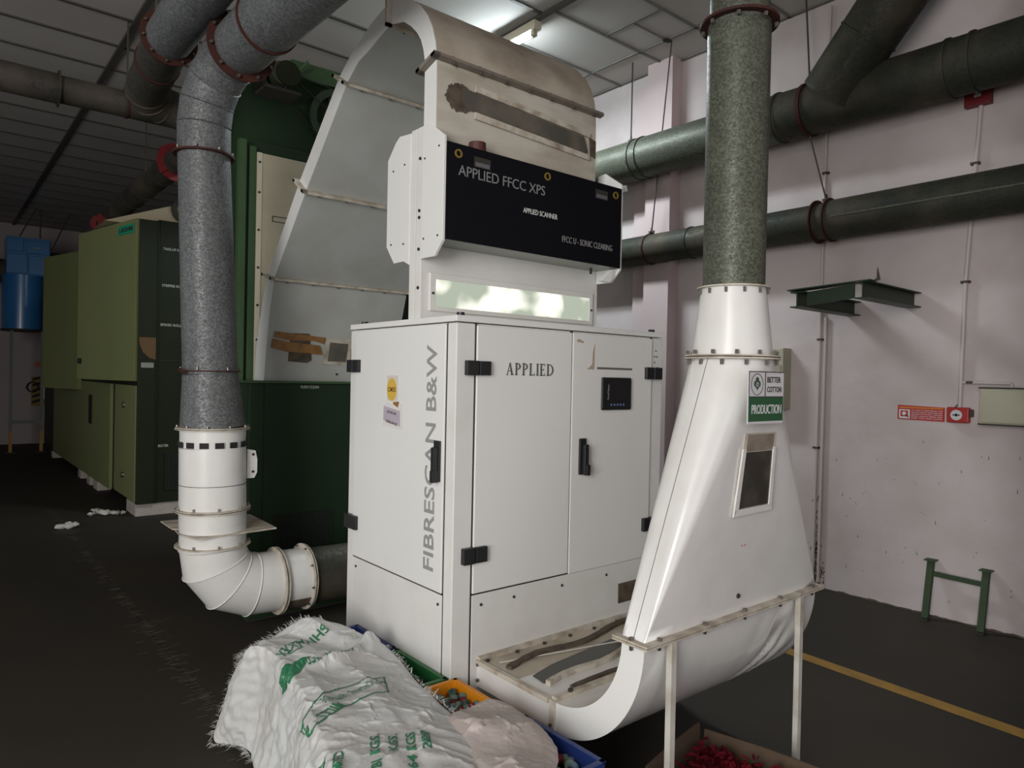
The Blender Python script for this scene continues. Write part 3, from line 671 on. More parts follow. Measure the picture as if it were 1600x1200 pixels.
mb = MB(); mb.ring((1.19, YA, 1.302), (0, 0, 1), .16, .186, .005); mb.ring((1.19, YA, 1.294), (0, 0, 1), .16, .19, .004); fl = make('flange', mb, flange_w, lp); ring_bolts(fl, (1.19, YA, 1.304), (0, 0, 1), .178, 10, .006, h=.01)
mb = MB(); mb.ring((1.197, YA, .868), (0, 0, 1), .165, .19, .006); mb.ring((1.197, YA, .858), (0, 0, 1), .165, .19, .006); fl = make('flange', mb, flange_w, lp); ring_bolts(fl, (1.197, YA, .871), (0, 0, 1), .181, 9, .005, h=.014)
mb = MB(); mb.prism([(1.0, 4.22, .764), (1.00, 3.98, .764), (1.15, 3.86, .764), (1.25, 4.2, .764)], (0, 0, .006)); mb.prism([(1.055, 4.30, .742), (1.02, 3.92, .742), (1.06, 3.76, .742), (1.49, 3.80, .742), (1.50, 4.25, .742)], (0, 0, .008)); make('slide_gate', mb, flange_w, lp)
mb = MB(); mb.cyl((1.2, YA, .66), (1.199, YA, .79), .168, .17, 48); make('pipe_section', mb, white, lp, smooth=40)
mb = MB(); mb.ring((1.2, YA, .672), (0, 0, 1), .165, .192, .006); fl = make('flange', mb, flange_w, lp); ring_bolts(fl, (1.2, YA, .675), (0, 0, 1), .182, 9, .005, h=.014)
bx = MB(); bx.prism([(1.355, YA-.06, 1.18), (1.40, YA-.06, 1.17), (1.41, YA-.06, 1.12), (1.41, YA-.06, 1.05), (1.395, YA-.06, 1.02), (1.355, YA-.06, 1.02)], (0, .03, 0)); br = make('side_bracket', bx, white, lp)
bolt(br, (1.387, YA-.06, 1.15), (0, -1, 0), .008, .005, gasket); bolt(br, (1.387, YA-.06, 1.055), (0, -1, 0), .008, .005, gasket)
EC = (1.50, YA, .70); ER = .30
zH = .412
pts = [(1.2, YA, .66)]+[(1.2+.285*(1-math.cos(a)), YA, .66-.248*math.sin(a)) for a in (PI/8*.8, PI/4, 3*PI/8*1.02, PI/2)]
for i in range(4):
    mb = MB(); mb.sweep([pts[i], pts[i+1]], .168, 40, cap=False)
# gored elbow as one mesh per gore with mitred joints
def gores(pts, r, m, parent, name='elbow_segment', n=40):
    P = [V(p) for p in pts]; D = [(b-a).normalized() for a, b in zip(P[:-1], P[1:])]
    planes = [D[0]]+[(a+b).normalized() for a, b in zip(D[:-1], D[1:])]+[D[-1]]
    nrm = D[0].cross(D[-1]).normalized()
    out = []
    for i, d in enumerate(D):
        x = nrm; y = d.cross(x); rings = []
        for j in (i, i+1):
            pn = planes[j]; ring = []
            for k in range(n):
                a = 2*PI*k/n; q = P[j]+(x*math.cos(a)+y*math.sin(a))*r
                q += d*((P[j]-q).dot(pn)/d.dot(pn)); ring.append(q)
            rings.append(ring)
        mb = MB(); mb.loft(rings, cap=False); o = make(name, mb, m, parent, smooth=50); out.append(o)
        if i:   # bead
            ring = rings[0]; c = P[i]; mb = MB(); R = []
            for q in ring:
                dq = (q-c).normalized(); R.append([q-d*.004, q+dq*.006, q+d*.004])
            R.append(R[0]); mb.loft(R, cap=False, closed=False); make('seam_bead', mb, m, parent)
    return out
gores([(1.2, YA, .69), (1.2, YA, .66), (1.215, YA, .56), (1.285, YA, .465), (1.40, YA, .418), (1.54, YA, .412)], .168, white, lp)
mb = MB(); mb.cyl((1.54, YA, zH), (1.715, YA, zH-.004), .166, .166, 48); make('pipe_section', mb, white, lp, smooth=40)
for x in (1.545, 1.56, 1.71): 
    mb = MB(); mb.ring((x, YA, zH), (1, 0, 0), .162, .19, .006); fl = make('flange', mb, flange_w, lp)
ring_bolts(fl, (1.71, YA, zH), (-1, 0, 0), .18, 9, .006)
mb = MB()
for a in (-2.45, -2.15, -1.85):
    mb.bar(V((1.58, YA+.169*math.cos(a), zH+.169*math.sin(a))), V((1.70, YA+.169*math.cos(a), zH+.169*math.sin(a))), .05, .004, (0, math.cos(a), math.sin(a)))
make('grease_patch', mb, grime, lp)
gp = thing('floor_level_duct', 'dark grey horizontal duct running behind the white cabinet from the elbow', 'duct', (1.72, YA, .24))
mb = MB(); mb.cyl((1.718, YA, zH-.004), (3.6, YA, zH-.03), .160, .160, 48); make('pipe_section', mb, galv_dark, gp, smooth=40)
mb = MB(); mb.ring((1.724, YA, zH), (1, 0, 0), .158, .186, .005); make('flange', mb, flange_w, gp)

ld = thing('bent_overhead_duct', 'speckled galvanised duct rising left of the cabinet and bending overhead', 'duct', (1.18, YA, 1.305))
mb = MB(); mb.cyl((1.19, YA, 1.305), (1.172, YA, 1.59), .166, .139, 48); make('cone', mb, galv, ld, smooth=40)
mb = MB(); mb.cyl((1.172, YA, 1.59), (1.121, YA, 2.76), .139, .130, 48); make('pipe_section', mb, galv, ld, smooth=40)
mb = MB(); mb.ring((1.172, YA, 1.603), (0, 0, 1), .135, .153, .006); mb.bar((1.0, YA-.05, 1.61), (1.03, YA-.05, 1.59), .02, .02); fl = make('flange', mb, rust, ld); ring_bolts(fl, (1.172, YA, 1.606), (0, 0, 1), .147, 6, .005)
mb = MB(); mb.ring((1.121, YA, 2.745), (0, 0, 1), .128, .152, .01); fl = make('flange', mb, rust, ld); ring_bolts(fl, (1.121, YA, 2.75), (0, 0, 1), .144, 8, .007)
P0 = V((1.121, YA, 2.76)); P1 = V((1.122, YA, 2.97)); P4 = V((1.20, 3.62, 3.235))
g = [P0, V((1.118, YA-.005, 2.90)), V((1.125, 3.925, 3.02)), V((1.145, 3.86, 3.125)), V((1.175, 3.76, 3.20)), P4]
gores(g, .133, galv, ld, 'elbow_segment', 44)
dv = (V((1.235, 1.2, 3.235))-P4).normalized()
mb = MB(); mb.sweep([P4, P4+dv*.34], .137, 44); make('pipe_section', mb, galv, ld, smooth=40)
mb = MB(); mb.sweep([P4+dv*.34, P4+dv*3.2], .142, 44); make('pipe_section', mb, galv, ld, smooth=40)
mb = MB(); mb.ring(P4, dv, .135, .172, .012); fl = make('flange', mb, rust, ld); ring_bolts(fl, P4+dv*.006, dv, .157, 10, .009)
mb = MB(); mb.ring(P4+dv*.34, dv, .138, .150, .014); make('joint_band', mb, rust, ld)
mb = MB(); mb.ring(P4+dv*1.3, dv, .138, .150, .014); make('joint_band', mb, rust, ld)

bd = thing('second_overhead_duct', 'dull overhead duct left of the speckled one, turning into the dark green tower', 'duct', (1.05, 5.2, 3.3))
mb = MB(); mb.sweep([(1.0, 1.6, 3.42), (1.0, 4.22, 3.42)], .118, 40); make('pipe_section', mb, galv, bd, smooth=40)
mb = MB(); mb.sweep([(1.0, 4.22, 3.42), (1.045, 4.72, 3.42), (1.06, 4.95, 3.42)], .120, 40); make('pipe_section', mb, galv_ceil, bd, smooth=40)
gores([V((1.06, 4.95, 3.42)), V((1.075, 5.06, 3.415)), V((1.12, 5.14, 3.40)), V((1.20, 5.19, 3.385)), V((1.32, 5.2, 3.37))], .120, galv_ceil, bd)
mb = MB(); mb.sweep([(1.32, 5.2, 3.37), (1.64, 5.2, 3.33)], .120, 40); make('pipe_section', mb, galv_ceil, bd, smooth=40)
mb = MB(); mb.ring((1.0, 4.20, 3.42), (0, 1, 0), .117, .148, .012); fl = make('flange', mb, rust, bd); ring_bolts(fl, (1.0, 4.19, 3.42), (0, -1, 0), .135, 10, .007)
mb = MB(); mb.ring((1.03, 4.58, 3.42), (0, 1, 0), .118, .127, .012); make('joint_band', mb, rust, bd)
mb = MB(); mb.ring((1.60, 5.2, 3.333), (1, 0, 0), .118, .150, .012); fl = make('flange', mb, galv_dark, bd); ring_bolts(fl, (1.594, 5.2, 3.333), (-1, 0, 0), .137, 8, .007)

cd = thing('hanging_cross_duct', 'dark horizontal duct hung under the ceiling at upper left', 'duct', (0, 6.83, 3.8))
mb = MB(); mb.sweep([(-3.9, 6.83, 3.88), (.80, 6.83, 3.88)], .118, 40); make('pipe_section', mb, galv_ceil, cd, smooth=40)
mb = MB(); mb.sweep([(.80, 6.83, 3.88), (1.36, 6.83, 3.885)], .110, 40); make('pipe_section', mb, galv_ceil, cd, smooth=40)
mb = MB(); mb.sweep([(1.36, 6.83, 3.885), (4.8, 6.83, 3.885)], .112, 40); make('pipe_section', mb, galv_dark, cd, smooth=40)
for x in (.80,): mb = MB(); mb.ring((x, 6.83, 3.88), (1, 0, 0), .115, .145, .01); make('flange', mb, galv_dark, cd)
mb = MB(); mb.ring((1.30, 6.83, 3.885), (1, 0, 0), .110, .118, .02); make('joint_band', mb, rust, cd)
dd = thing('far_diagonal_duct', 'far olive duct running over the green machine, red flange at its near end', 'duct', (1.8, 8, 3.4))
mb = MB(); mb.sweep([(1.80, 9.95, 3.50), (1.80, 9.5, 3.58), (1.86, 7.45, 3.64), (1.88, 6.95, 3.65)], .120, 32); make('pipe_section', mb, galv_dark, dd, smooth=40)
for y in (7.9, 8.6, 9.1): mb = MB(); mb.ring((1.86-.03*(y-7.45), y, 3.64-.03*(y-7.45)), (0, 1, 0), .119, .126, .012); make('joint_band', mb, gasket, dd)
mb = MB(); mb.ring((1.865, 7.45, 3.64), (0, 1, 0), .118, .185, .02); fl = make('flange', mb, redp, dd)
mb = MB()
for a in range(5):
    an = 2*PI*a/5; mb.bar((1.865+.12*math.cos(an), 7.43, 3.64+.12*math.sin(an)), (1.865+.20*math.cos(an), 7.43, 3.64+.20*math.sin(an)), .04, .012, (0, 1, 0))
make('red_spokes', mb, redp, dd)
mb = MB(); mb.ring((1.62, 10.0, 3.40), (0, 1, 0), .04, .10, .03); mb.bar((1.62, 10.0, 3.25), (1.62, 10.0, 3.52), .04, .04); tag(make('red_hand_wheel', mb, redp, origin=(1.7, 10.0, 3.25)), 'small red valve wheel on top of the far green machine', 'valve')

# wall ducts on the right
ud = thing('upper_wall_duct', 'large dark olive duct along the right wall, joined by a slanting branch', 'duct', (5.1, 2.0, 3.5))
UX, UZ, UR = 5.1, 3.665, .183
mb = MB(); mb.sweep([(UX, -2.9, UZ), (UX, 2.9, UZ)], UR, 44); make('pipe_section', mb, galv_dark, ud, smooth=40)
mb = MB(); mb.sweep([(UX, 2.9, UZ), (UX, 4.36, UZ)], UR, 44); make('pipe_section', mb, galv_olive, ud, smooth=40)
mb = MB(); mb.sweep([(UX, 4.36, UZ), (UX, 9.5, UZ)], UR, 44); make('pipe_section', mb, galv_olive, ud, smooth=40)
for y in (4.36, 4.27, 2.92, 1.74, 1.60): mb = MB(); mb.ring((UX, y, UZ), (0, 1, 0), UR-.002, UR+.01, .02); make('joint_band', mb, galv_olive if y > 3 else galv_dark, ud)
mb = MB(); mb.ring((UX, 2.70, UZ), (0, 1, 0), UR-.002, UR+.014, .03); make('joint_band', mb, rust, ud)
# branch rising towards the camera at an angle
mb = MB(); A_ = V((5.0, 2.50, UZ+.03)); B_ = V((4.86, 1.66, 4.57)); mb.sweep([A_, B_], .20, 44); make('branch', mb, galv_dark, ud, smooth=40)
d_ = (B_-A_).normalized(); mb = MB(); mb.ring(A_+d_*.42, d_, .198, .207, .014); make('joint_band', mb, galv_dark, ud)
lw = thing('lower_wall_duct', 'thinner dark duct along the right wall, below the large one', 'duct', (5.2, 2, 2.7))
LX, LZ, LR = 5.2, 2.83, .135
mb = MB(); mb.sweep([(LX, -2.9, 2.86), (LX, 2.56, LZ)], LR+.012, 40); make('pipe_section', mb, galv_dark, lw, smooth=40)
mb = MB(); mb.sweep([(LX, 2.56, LZ), (LX, 9.5, LZ)], LR, 40); make('pipe_section', mb, galv_dark, lw, smooth=40)
for y in (2.56, 2.66): mb = MB(); mb.ring((LX, y, LZ), (0, 1, 0), LR, LR+.028, .012); make('flange', mb, rust, lw)
mb = MB(); mb.ring((LX, 4.27, LZ), (0, 1, 0), LR-.002, LR+.008, .016); make('joint_band', mb, rust, lw)
mb = MB(); mb.ring((LX, 3.80, LZ), (0, 1, 0), LR-.002, LR+.006, .014); make('joint_band', mb, galv_dark, lw)
mb = MB(); mb.bar((LX-LR-.012, 2.5, 2.825), (LX-LR-.012, -2.5, 2.85), .006, .012); make('long_seam', mb, galv_olive, lw)

# hanger rods
def rod(label, p0, p1, r=.007):
    mb = MB(); mb.cyl(p0, p1, r, r, 8)
    t = thing('hanger_rod', label, 'hanger', p1); make('rod', mb, rodm, t)
    mb = MB(); q = V(p1); mb.box(q.x-.03, q.x+.03, q.y-.008, q.y+.008, q.z-.01, q.z+.012); mb.box(q.x-.008, q.x+.008, q.y-.03, q.y+.03, q.z, q.z+.02); mb.cyl(q-V((0, 0, .01)), q+V((0, 0, .05)), .012, .008, 8); make('clamp', mb, rodm, t)
    return t
rod('rusty ceiling rod holding the large wall duct beside the pillar', (UX, 4.455, CZ), (UX, 4.455, 3.855))
rod('long slanted hanger from a ceiling hole down to the thin wall duct', (5.02, 3.94, CZ), (5.18, 4.25, 2.975), .006)
rod('hanger rod left of the branch on the large wall duct', (5.27-.17, 2.75, CZ), (UX, 2.70, 3.86))
rod('thin slack hanger wire between the two wall ducts', (UX, 2.69, 3.47), (LX, 2.60, 2.98), .006)
rod('ceiling rod holding the upper left cross duct', (1.30, 6.83, CZ), (1.30, 6.83, 4.01))
rod('left of two wires holding the second overhead duct', (1.0, 4.5, CZ), (1.0, 4.5, 3.55), .005)
rod('right of two wires holding the second overhead duct', (1.02, 4.25, CZ), (1.02, 4.25, 3.57), .005)
rod('rod holding the far olive duct above the green machine', (1.83, 8.6, CZ), (1.83, 8.6, 3.74), .006)
mb = MB(); mb.prism([(4.97+.05*math.cos(a), 3.95+.035*math.sin(a), CZ-.013) for a in [i*PI/4 for i in range(8)]], (0, 0, .004)); make('trim_3', mb, dark, kind='structure')

# tube light on the ceiling
tl = thing('tube_light', 'lit white fluorescent batten on the ceiling behind the arch', 'ceiling light', (3.87, 5.0, 4.45))
mb = MB(); mb.box(3.83, 3.91, 4.42, 5.68, 4.50, 4.57); make('housing', mb, mat('cream_batten', (.6, .55, .42), .5), tl, bevel=.004)
mb = MB(); mb.cyl((3.87, 4.50, 4.475), (3.87, 5.60, 4.475), .016, .016, 16); make('tube', mb, tubem, tl)
for y in (4.47, 5.62): mb = MB(); mb.box(3.85, 3.89, y-.02, y+.02, 4.455, 4.505); make('lamp_holder', mb, mat('holder%d' % y, (.45, .42, .32), .5), tl)
area('tube_light_glow', (3.87, 5.05, 4.44), (3.87, 5.05, 0), .30, 1.15, 92, (.85, .96, 1))
mb = MB(); mb.box(3.84, 3.90, 2.9, 3.6, 4.50, 4.56)

# ------------------------------------------------------------------ wall fittings
br = thing('wall_bracket', 'green steel channel bracket jutting from the pink wall', 'bracket', (5.0, 2.2, 2.13))
def ibeam(p0, p1, h, wd, name, parent, m, t=.008):
    p0 = V(p0); p1 = V(p1); d = (p1-p0).normalized(); s_ = d.cross(V((0, 0, 1))).normalized(); mb = MB()
    for zz in (h/2, -h/2): mb.bar(p0+V((0, 0, zz)), p1+V((0, 0, zz)), wd, t)
    mb.bar(p0, p1, t, h); return make(name, mb, m, parent)
gb = mat('bracket_green', (.015, .035, .014), .5, mott=.3)
ibeam((4.56, 2.47, 2.175), (WX, 2.47, 2.175), .10, .10, 'arm', br, gb); ibeam((4.60, 2.05, 2.21), (WX, 2.05, 2.21), .10, .10, 'arm', br, gb)
mb = MB(); mb.prism([(4.52, 2.52, 2.232), (4.62, 2.52, 2.232), (4.66, 1.99, 2.262), (4.56, 1.99, 2.262)], (0, 0, .008)); mb.prism([(4.60, 2.42, 2.13), (4.60, 2.42, 2.225), (4.60, 2.10, 2.25), (4.60, 2.10, 2.16)], (.008, 0, 0)); make('front_channel', mb, gb, br)
mb = MB(); mb.prism([(4.70, 2.05, 2.265), (4.74, 2.02, 2.30), (4.70, 2.0, 2.36), (4.72, 1.99, 2.28)], (.012, .01, 0)); tag(make('metal_offcut', mb, rodm, origin=(4.7, 2.02, 2.27)), 'small dark pointed scrap lying on the green wall bracket', 'scrap')

def conduit(label, pts, r, m=conduit_m, clamps=()):
    t = thing('conduit', label, 'conduit', pts[0]); mb = MB()
    for a, b in zip(pts[:-1], pts[1:]): mb.cyl(a, b, r, r, 12)
    make('pipe', mb, m, t)
    for c in clamps:
        mb = MB(); c = V(c); mb.box(WX-.035, WX-.001, c.y-r*1.9, c.y+r*1.9, c.z-.008, c.z+.008); make('clip', mb, rodm, t)
    return t
conduit('left of the two pink conduits running down the wall beside the hopper', [(WX-.018, 2.735, .05), (WX-.018, 2.72, 2.1), (WX-.018, 2.70, 4.55)], .012, clamps=((0, 2.73, 1.10), (0, 2.715, 1.95), (0, 2.70, 3.9), (0, 2.705, 3.25)))
conduit('right of the two pink conduits running down the wall beside the hopper', [(WX-.018, 2.69, .05), (WX-.018, 2.675, 2.12)], .012, clamps=())
conduit('pale conduit dropping down the right wall to the red call point', [(WX-.02, 1.735, 1.46), (WX-.02, 1.72, 2.31), (WX-.02, 1.655, 3.49)], .014, clamps=((0, 1.72, 2.31), (0, 1.68, 3.1)))
conduit('short pale conduit branching to the beige junction box', [(WX-.02, 1.73, 1.632), (WX-.02, 1.44, 1.627), (WX-.02, 1.435, 1.60)], .010, clamps=((0, 1.68, 1.632),))
rd = thing('red_sounder_box', 'dark red alarm box on the right wall under the large duct', 'alarm', (WX, 1.65, 3.45))
mb = MB(); mb.box(WX-.06, WX, 1.59, 1.745, 3.478, 3.60); make('housing', mb, redp, rd, bevel=.004)
mb = MB(); mb.box(WX-.062, WX-.06, 1.645, 1.685, 3.53, 3.55); make('label_plate', mb, signwhite, rd)
# fire call point and its sign
fs = thing('fire_instruction_sign', 'red fire instruction sign with orange heading on the pink wall', 'sign', (WX, 1.98, 1.36))
mb = MB(); mb.prism([(WX-.004, 2.139, 1.362), (WX-.004, 1.832, 1.357), (WX-.004, 1.832, 1.455), (WX-.004, 2.137, 1.463)], (.004, 0, 0)); make('board', mb, signred, fs)
mb = MB(); mb.box(WX-.005, WX-.004, 1.84, 2.13, 1.440, 1.452); make('heading_band', mb, signorange, fs)
mb = MB(); mb.box(WX-.005, WX-.004, 2.055, 2.128, 1.368, 1.432); make('picture', mb, signwhite, fs)
mb = MB(); mb.box(WX-.006, WX-.005, 2.068, 2.118, 1.382, 1.424); make('picture_field', mb, signred, fs)
mb = MB(); mb.cyl((WX-.006, 2.093, 1.403), (WX-.0075, 2.093, 1.403), .014, .014, 16); make('picture_dial', mb, signwhite, fs)
mb = MB(); mb.prism([(WX-.008, 2.09, 1.398), (WX-.008, 2.062, 1.385), (WX-.008, 2.065, 1.375), (WX-.008, 2.085, 1.388)], (.0004, 0, 0)); make('pointing_hand', mb, card, fs)
text('EMERGENCY FIRE ALARM CALL POINT', (WX-.005, 2.12, 1.442), (0, -1, 0), (0, 0, 1), .27, .008, mat('yellow_ink', (.6, .35, .04), .5), fs, .0006)
for i, s_ in enumerate(('IN CASE OF FIRE BREAK THE', 'GLASS TO SOUND THE ALARM AND', 'INFORM THE SAFETY OFFICER', 'BREAK GLASS & PRESS HERE', 'KEEP THIS AREA CLEAR')):
    text(s_, (WX-.005, 2.045, 1.424-i*.0138), (0, -1, 0), (0, 0, 1), .20, .0085, signwhite, fs, .0006, .01)
cp = thing('fire_call_point', 'small red fire alarm call point with round white dial', 'alarm', (WX, 1.74, 1.36))
mb = MB(); mb.box(WX-.05, WX, 1.672, 1.807, 1.358, 1.462); make('housing', mb, mat('call_point_red', (.36, .02, .018), .4), cp, bevel=.008)
mb = MB(); mb.cyl((WX-.05, 1.745, 1.41), (WX-.054, 1.745, 1.41), .035, .035, 28); make('dial', mb, signwhite, cp)
mb = MB(); mb.cyl((WX-.054, 1.745, 1.41), (WX-.057, 1.745, 1.41), .010, .010, 12); mb.prism([(WX-.056, 1.77, 1.41), (WX-.056, 1.758, 1.416), (WX-.056, 1.758, 1.404)], (.002, 0, 0)); mb.prism([(WX-.056, 1.72, 1.41), (WX-.056, 1.732, 1.416), (WX-.056, 1.732, 1.404)], (.002, 0, 0)); make('press_mark', mb, dark, cp)
mb = MB(); mb.box(WX-.03, WX-.004, 1.655, 1.672, 1.40, 1.45); mb.bar((WX-.03, 1.76, 1.462), (WX-.03, 1.745, 1.48), .006, .006); make('hammer_clip', mb, rodm, cp)
jb = thing('junction_box', 'beige metal junction box on the pink wall at right edge', 'electrical box', (WX, 1.35, 1.355))
mb = MB(); mb.box(WX-.09, WX, 1.10, 1.60, 1.362, 1.596); make('housing', mb, boxcream, jb, bevel=.006)
mb = MB(); mb.box(WX-.10, WX-.09, 1.11, 1.585, 1.372, 1.588); make('cover', mb, boxcream, jb, bevel=.004)
mb = MB(); mb.box(WX-.094, WX-.02, 1.095, 1.606, 1.355, 1.364); mb.box(WX-.094, WX-.02, 1.095, 1.606, 1.593, 1.602); make('edge_seal', mb, gasket, jb)
eb = thing('switch_box', 'beige electrical box on the wall half hidden behind the hopper', 'electrical box', (5.36, 3.0, 1.38))
mb = MB(); mb.box(5.28, WX, 2.965, 3.25, 1.39, 1.885); make('housing', mb, boxcream, eb, bevel=.005)
mb = MB(); mb.box(5.272, 5.28, 2.98, 3.24, 1.40, 1.75); make('cover', mb, mat('box_cover', (.36, .34, .26), .5), eb, bevel=.003)
mb = MB(); mb.box(5.262, 5.272, 3.0, 3.02, 1.58, 1.64); make('latch', mb, gasket, eb)
# grime at the foot of the conduits
random.seed(11); mb = MB()
for i in range(260):
    z = abs(random.gauss(0, .20))+.012; y = 2.72+random.gauss(0, .012+.035*math.exp(-z*5)); h = random.uniform(.005, .03)
    mb.prism([(WX-.0012, y-.004, z), (WX-.0012, y+.004, z+.002), (WX-.0012, y+.003, z+h), (WX-.0012, y-.002, z+h)], (.001, 0, 0))
for i in range(46):
    y = random.uniform(1.2, 2.6); z = random.uniform(.1, 1.25); h = random.uniform(.006, .035)
    mb.prism([(WX-.0012, y-.003, z), (WX-.0012, y+.003, z+.002), (WX-.0012, y+.002+random.uniform(-.01, .01), z+h)], (.001, 0, 0))
tag(make('wall_scuffs', mb, grime), 'dark scuffs and drips low on the pink wall', 'scuff marks', kind='stuff')
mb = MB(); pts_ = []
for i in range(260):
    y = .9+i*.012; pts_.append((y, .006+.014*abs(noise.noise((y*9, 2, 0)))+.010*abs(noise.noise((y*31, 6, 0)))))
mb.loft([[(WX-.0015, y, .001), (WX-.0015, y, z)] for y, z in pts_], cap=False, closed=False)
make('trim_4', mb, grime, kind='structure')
# green H frame leaning on the wall
hf = thing('leaning_frame', 'green H-shaped steel frame leaning against the pink wall', 'frame', (5.29, 1.71, 0))
hg = mat('faded_green_steel', (.045, .070, .036), .6, spec=.2, mott=.3)
for y in (1.88, 1.548):
    p0 = V((5.285, y, .012)); p1 = V((5.37, y, .395)); mb = MB(); mb.bar(p0, p1, .040, .03, (1, 0, 0)); make('leg', mb, hg, hf)
    mb = MB(); mb.box(5.33, 5.405, y-.035, y+.035, .395, .401); make('end_plate', mb, hg, hf)
    mb = MB(); mb.box(5.25, 5.32, y-.025, y+.025, .001, .010); make('foot_plate', mb, gasket, hf)
mb = MB(); mb.bar((5.352, 1.865, .31), (5.352, 1.563, .305), .022, .03); make('crossbar', mb, hg, hf)

# ------------------------------------------------------------------ cleaning machine behind the cabinet (green base + tower)
fx = thing('cleaning_machine', 'dark green machine with cream panel tower standing behind the white cabinet', 'machine', (2.0, 4.5, .33))
FY = 4.50
mb = MB(); mb.box(1.575, 3.5, FY, 5.93, .02, 1.54); make('base_cabinet', mb, green_tw, fx, bevel=.005)
mb = MB(); mb.box(1.545, 3.5, FY-.03, 5.96, 1.535, 1.55); make('ledge', mb, green_br, fx)
mb = MB(); mb.box(1.662, 1.666, FY-.004, FY+.01, .05, 1.53); make('panel_seam', mb, gasket, fx)
mb = MB(); mb.box(2.325, 2.329, FY-.004, FY+.01, .42, 1.53); make('panel_seam', mb, gasket, fx)
mb = MB(); mb.box(1.58, 1.66, FY-.006, FY, .05, 1.53); make('panel', mb, green_tw, fx); mb = MB(); mb.box(1.668, 2.323, FY-.006, FY, .05, 1.53); make('panel', mb, green_tw, fx)
mb = MB(); mb.box(1.74, 2.155, FY-.008, FY-.005, .44, .675); gr = make('ventilation_grille', mb, dark, fx)
mb = MB()
for k in range(18): mb.box(1.74+k*.0244, 1.743+k*.0244, FY-.011, FY-.008, .44, .675)
for k in range(12): mb.box(1.74, 2.155, FY-.011, FY-.008, .44+k*.0213, .443+k*.0213)
make('grille_wires', mb, green_tw, gr)
text('FLEXI CLEAN', (1.91, FY-.007, 1.502), (1, 0, 0), (0, 0, 1), .125, .018, white_txt, fx, .001)
mb = MB(); mb.box(1.60, 3.4, FY+.03, 5.9, 0, .02); make('plinth', mb, gasket, fx)
TY = 4.75
mb = MB(); mb.box(1.60, 3.0, TY, 5.9, 1.55, 3.115); make('tower', mb, green_tw, fx)
mb = MB(); mb.box(1.553, 1.60, TY-.05, TY, 1.55, 3.13); mb.box(1.625, 1.668, TY-.035, TY, 1.55, 3.10); ps = make('post', mb, green_br, fx)
mb = MB(); mb.box(1.60, 1.625, TY-.02, TY, 1.55, 3.10); make('post_recess', mb, green_tw, fx)
mb = MB(); mb.box(1.672, 2.75, TY-.04, TY, 1.55, 3.065); cpn = make('cream_panel', mb, cream, fx, bevel=.004)
mb = MB(); mb.box(1.672, 1.705, TY-.046, TY-.04, 1.55, 3.065); make('panel_edge', mb, mat('cream_edge', (.62, .57, .45), .5), fx)
for z in (1.60, 1.82, 2.05, 2.30, 2.55, 2.80, 3.0): bolt(cpn, (1.686, TY-.046, z), (0, -1, 0), .008, .008, gasket)
mb = MB(); mb.box(1.78, 2.1, TY-.042, TY-.038, 2.62, 2.625); mb.box(1.78, 2.1, TY-.042, TY-.038, 2.655, 2.66); mb.box(1.78, 1.785, TY-.042, TY-.038, 2.62, 2.66); make('label_outline', mb, gasket, fx)
mb = MB(); mb.prism([(1.62, 4.82, 3.115), (1.62, 4.82, 3.55), (1.92, 4.82, 3.78), (2.9, 4.82, 3.80), (2.9, 4.82, 3.115)], (0, 1.1, 0)); make('hood', mb, green_tw, fx)
mb = MB(); mb.box(1.60, 2.9, 4.78, 4.83, 3.10, 3.16); make('hood_rail', mb, green_tw, fx)
mb = MB(); mb.prism([(1.925, 4.78, 3.78), (2.9, 4.78, 3.80), (2.9, 4.78, 3.70), (1.925, 4.78, 3.66)], (0, .04, 0)); make('hood_lip', mb, green_br, fx)
mb = MB(); mb.cyl((1.80, 4.62, 3.60), (1.80, 4.79, 3.60), .075, .085, 32); mt = make('motor', mb, mat('dull_green_casting', (.05, .06, .035), .6, mott=.4), fx, smooth=40)
mb = MB(); mb.cyl((1.835, 4.60, 3.60), (1.835, 4.62, 3.60), .082, .082, 32); make('motor_pulley', mb, green_dk, fx)
mb = MB()
for k in range(8): mb.ring((1.74, 4.65+k*.02, 3.545), (0, 1, 0), .04, .075, .006, 16)
make('cooling_fins', mb, dark, fx)
mb = MB(); mb.box(1.68, 1.92, 4.60, 4.80, 3.47, 3.49); make('motor_bracket', mb, gasket, fx)
mb = MB(); mb.ring((2.28, 4.79, 3.44), (0, 1, 0), .17, .22, .04, 48); mb.cyl((2.28, 4.80, 3.44), (2.28, 4.82, 3.44), .05, .05, 20)
for a in range(4): mb.bar((2.28, 4.80, 3.44), (2.28+.18*math.cos(a*PI/2+.4), 4.80, 3.44+.18*math.sin(a*PI/2+.4)), .03, .01, (0, 1, 0))
make('drive_wheel', mb, mat('wheel_green', (.02, .04, .02), .5), fx)
mb = MB(); mb.bar((1.86, 4.775, 3.68), (2.32, 4.775, 3.665-.02), .012, .006); mb.bar((1.85, 4.775, 3.52), (2.12, 4.775, 3.30), .012, .006); mb.bar((1.86, 4.775, 3.68), (2.45, 4.775, 3.36), .012, .008); make('drive_belt', mb, dark, fx)
mb = MB(); mb.cyl((1.93, 4.76, 3.66), (2.01, 4.70, 3.76), .012, .012, 8); make('lever', mb, green_br, fx)

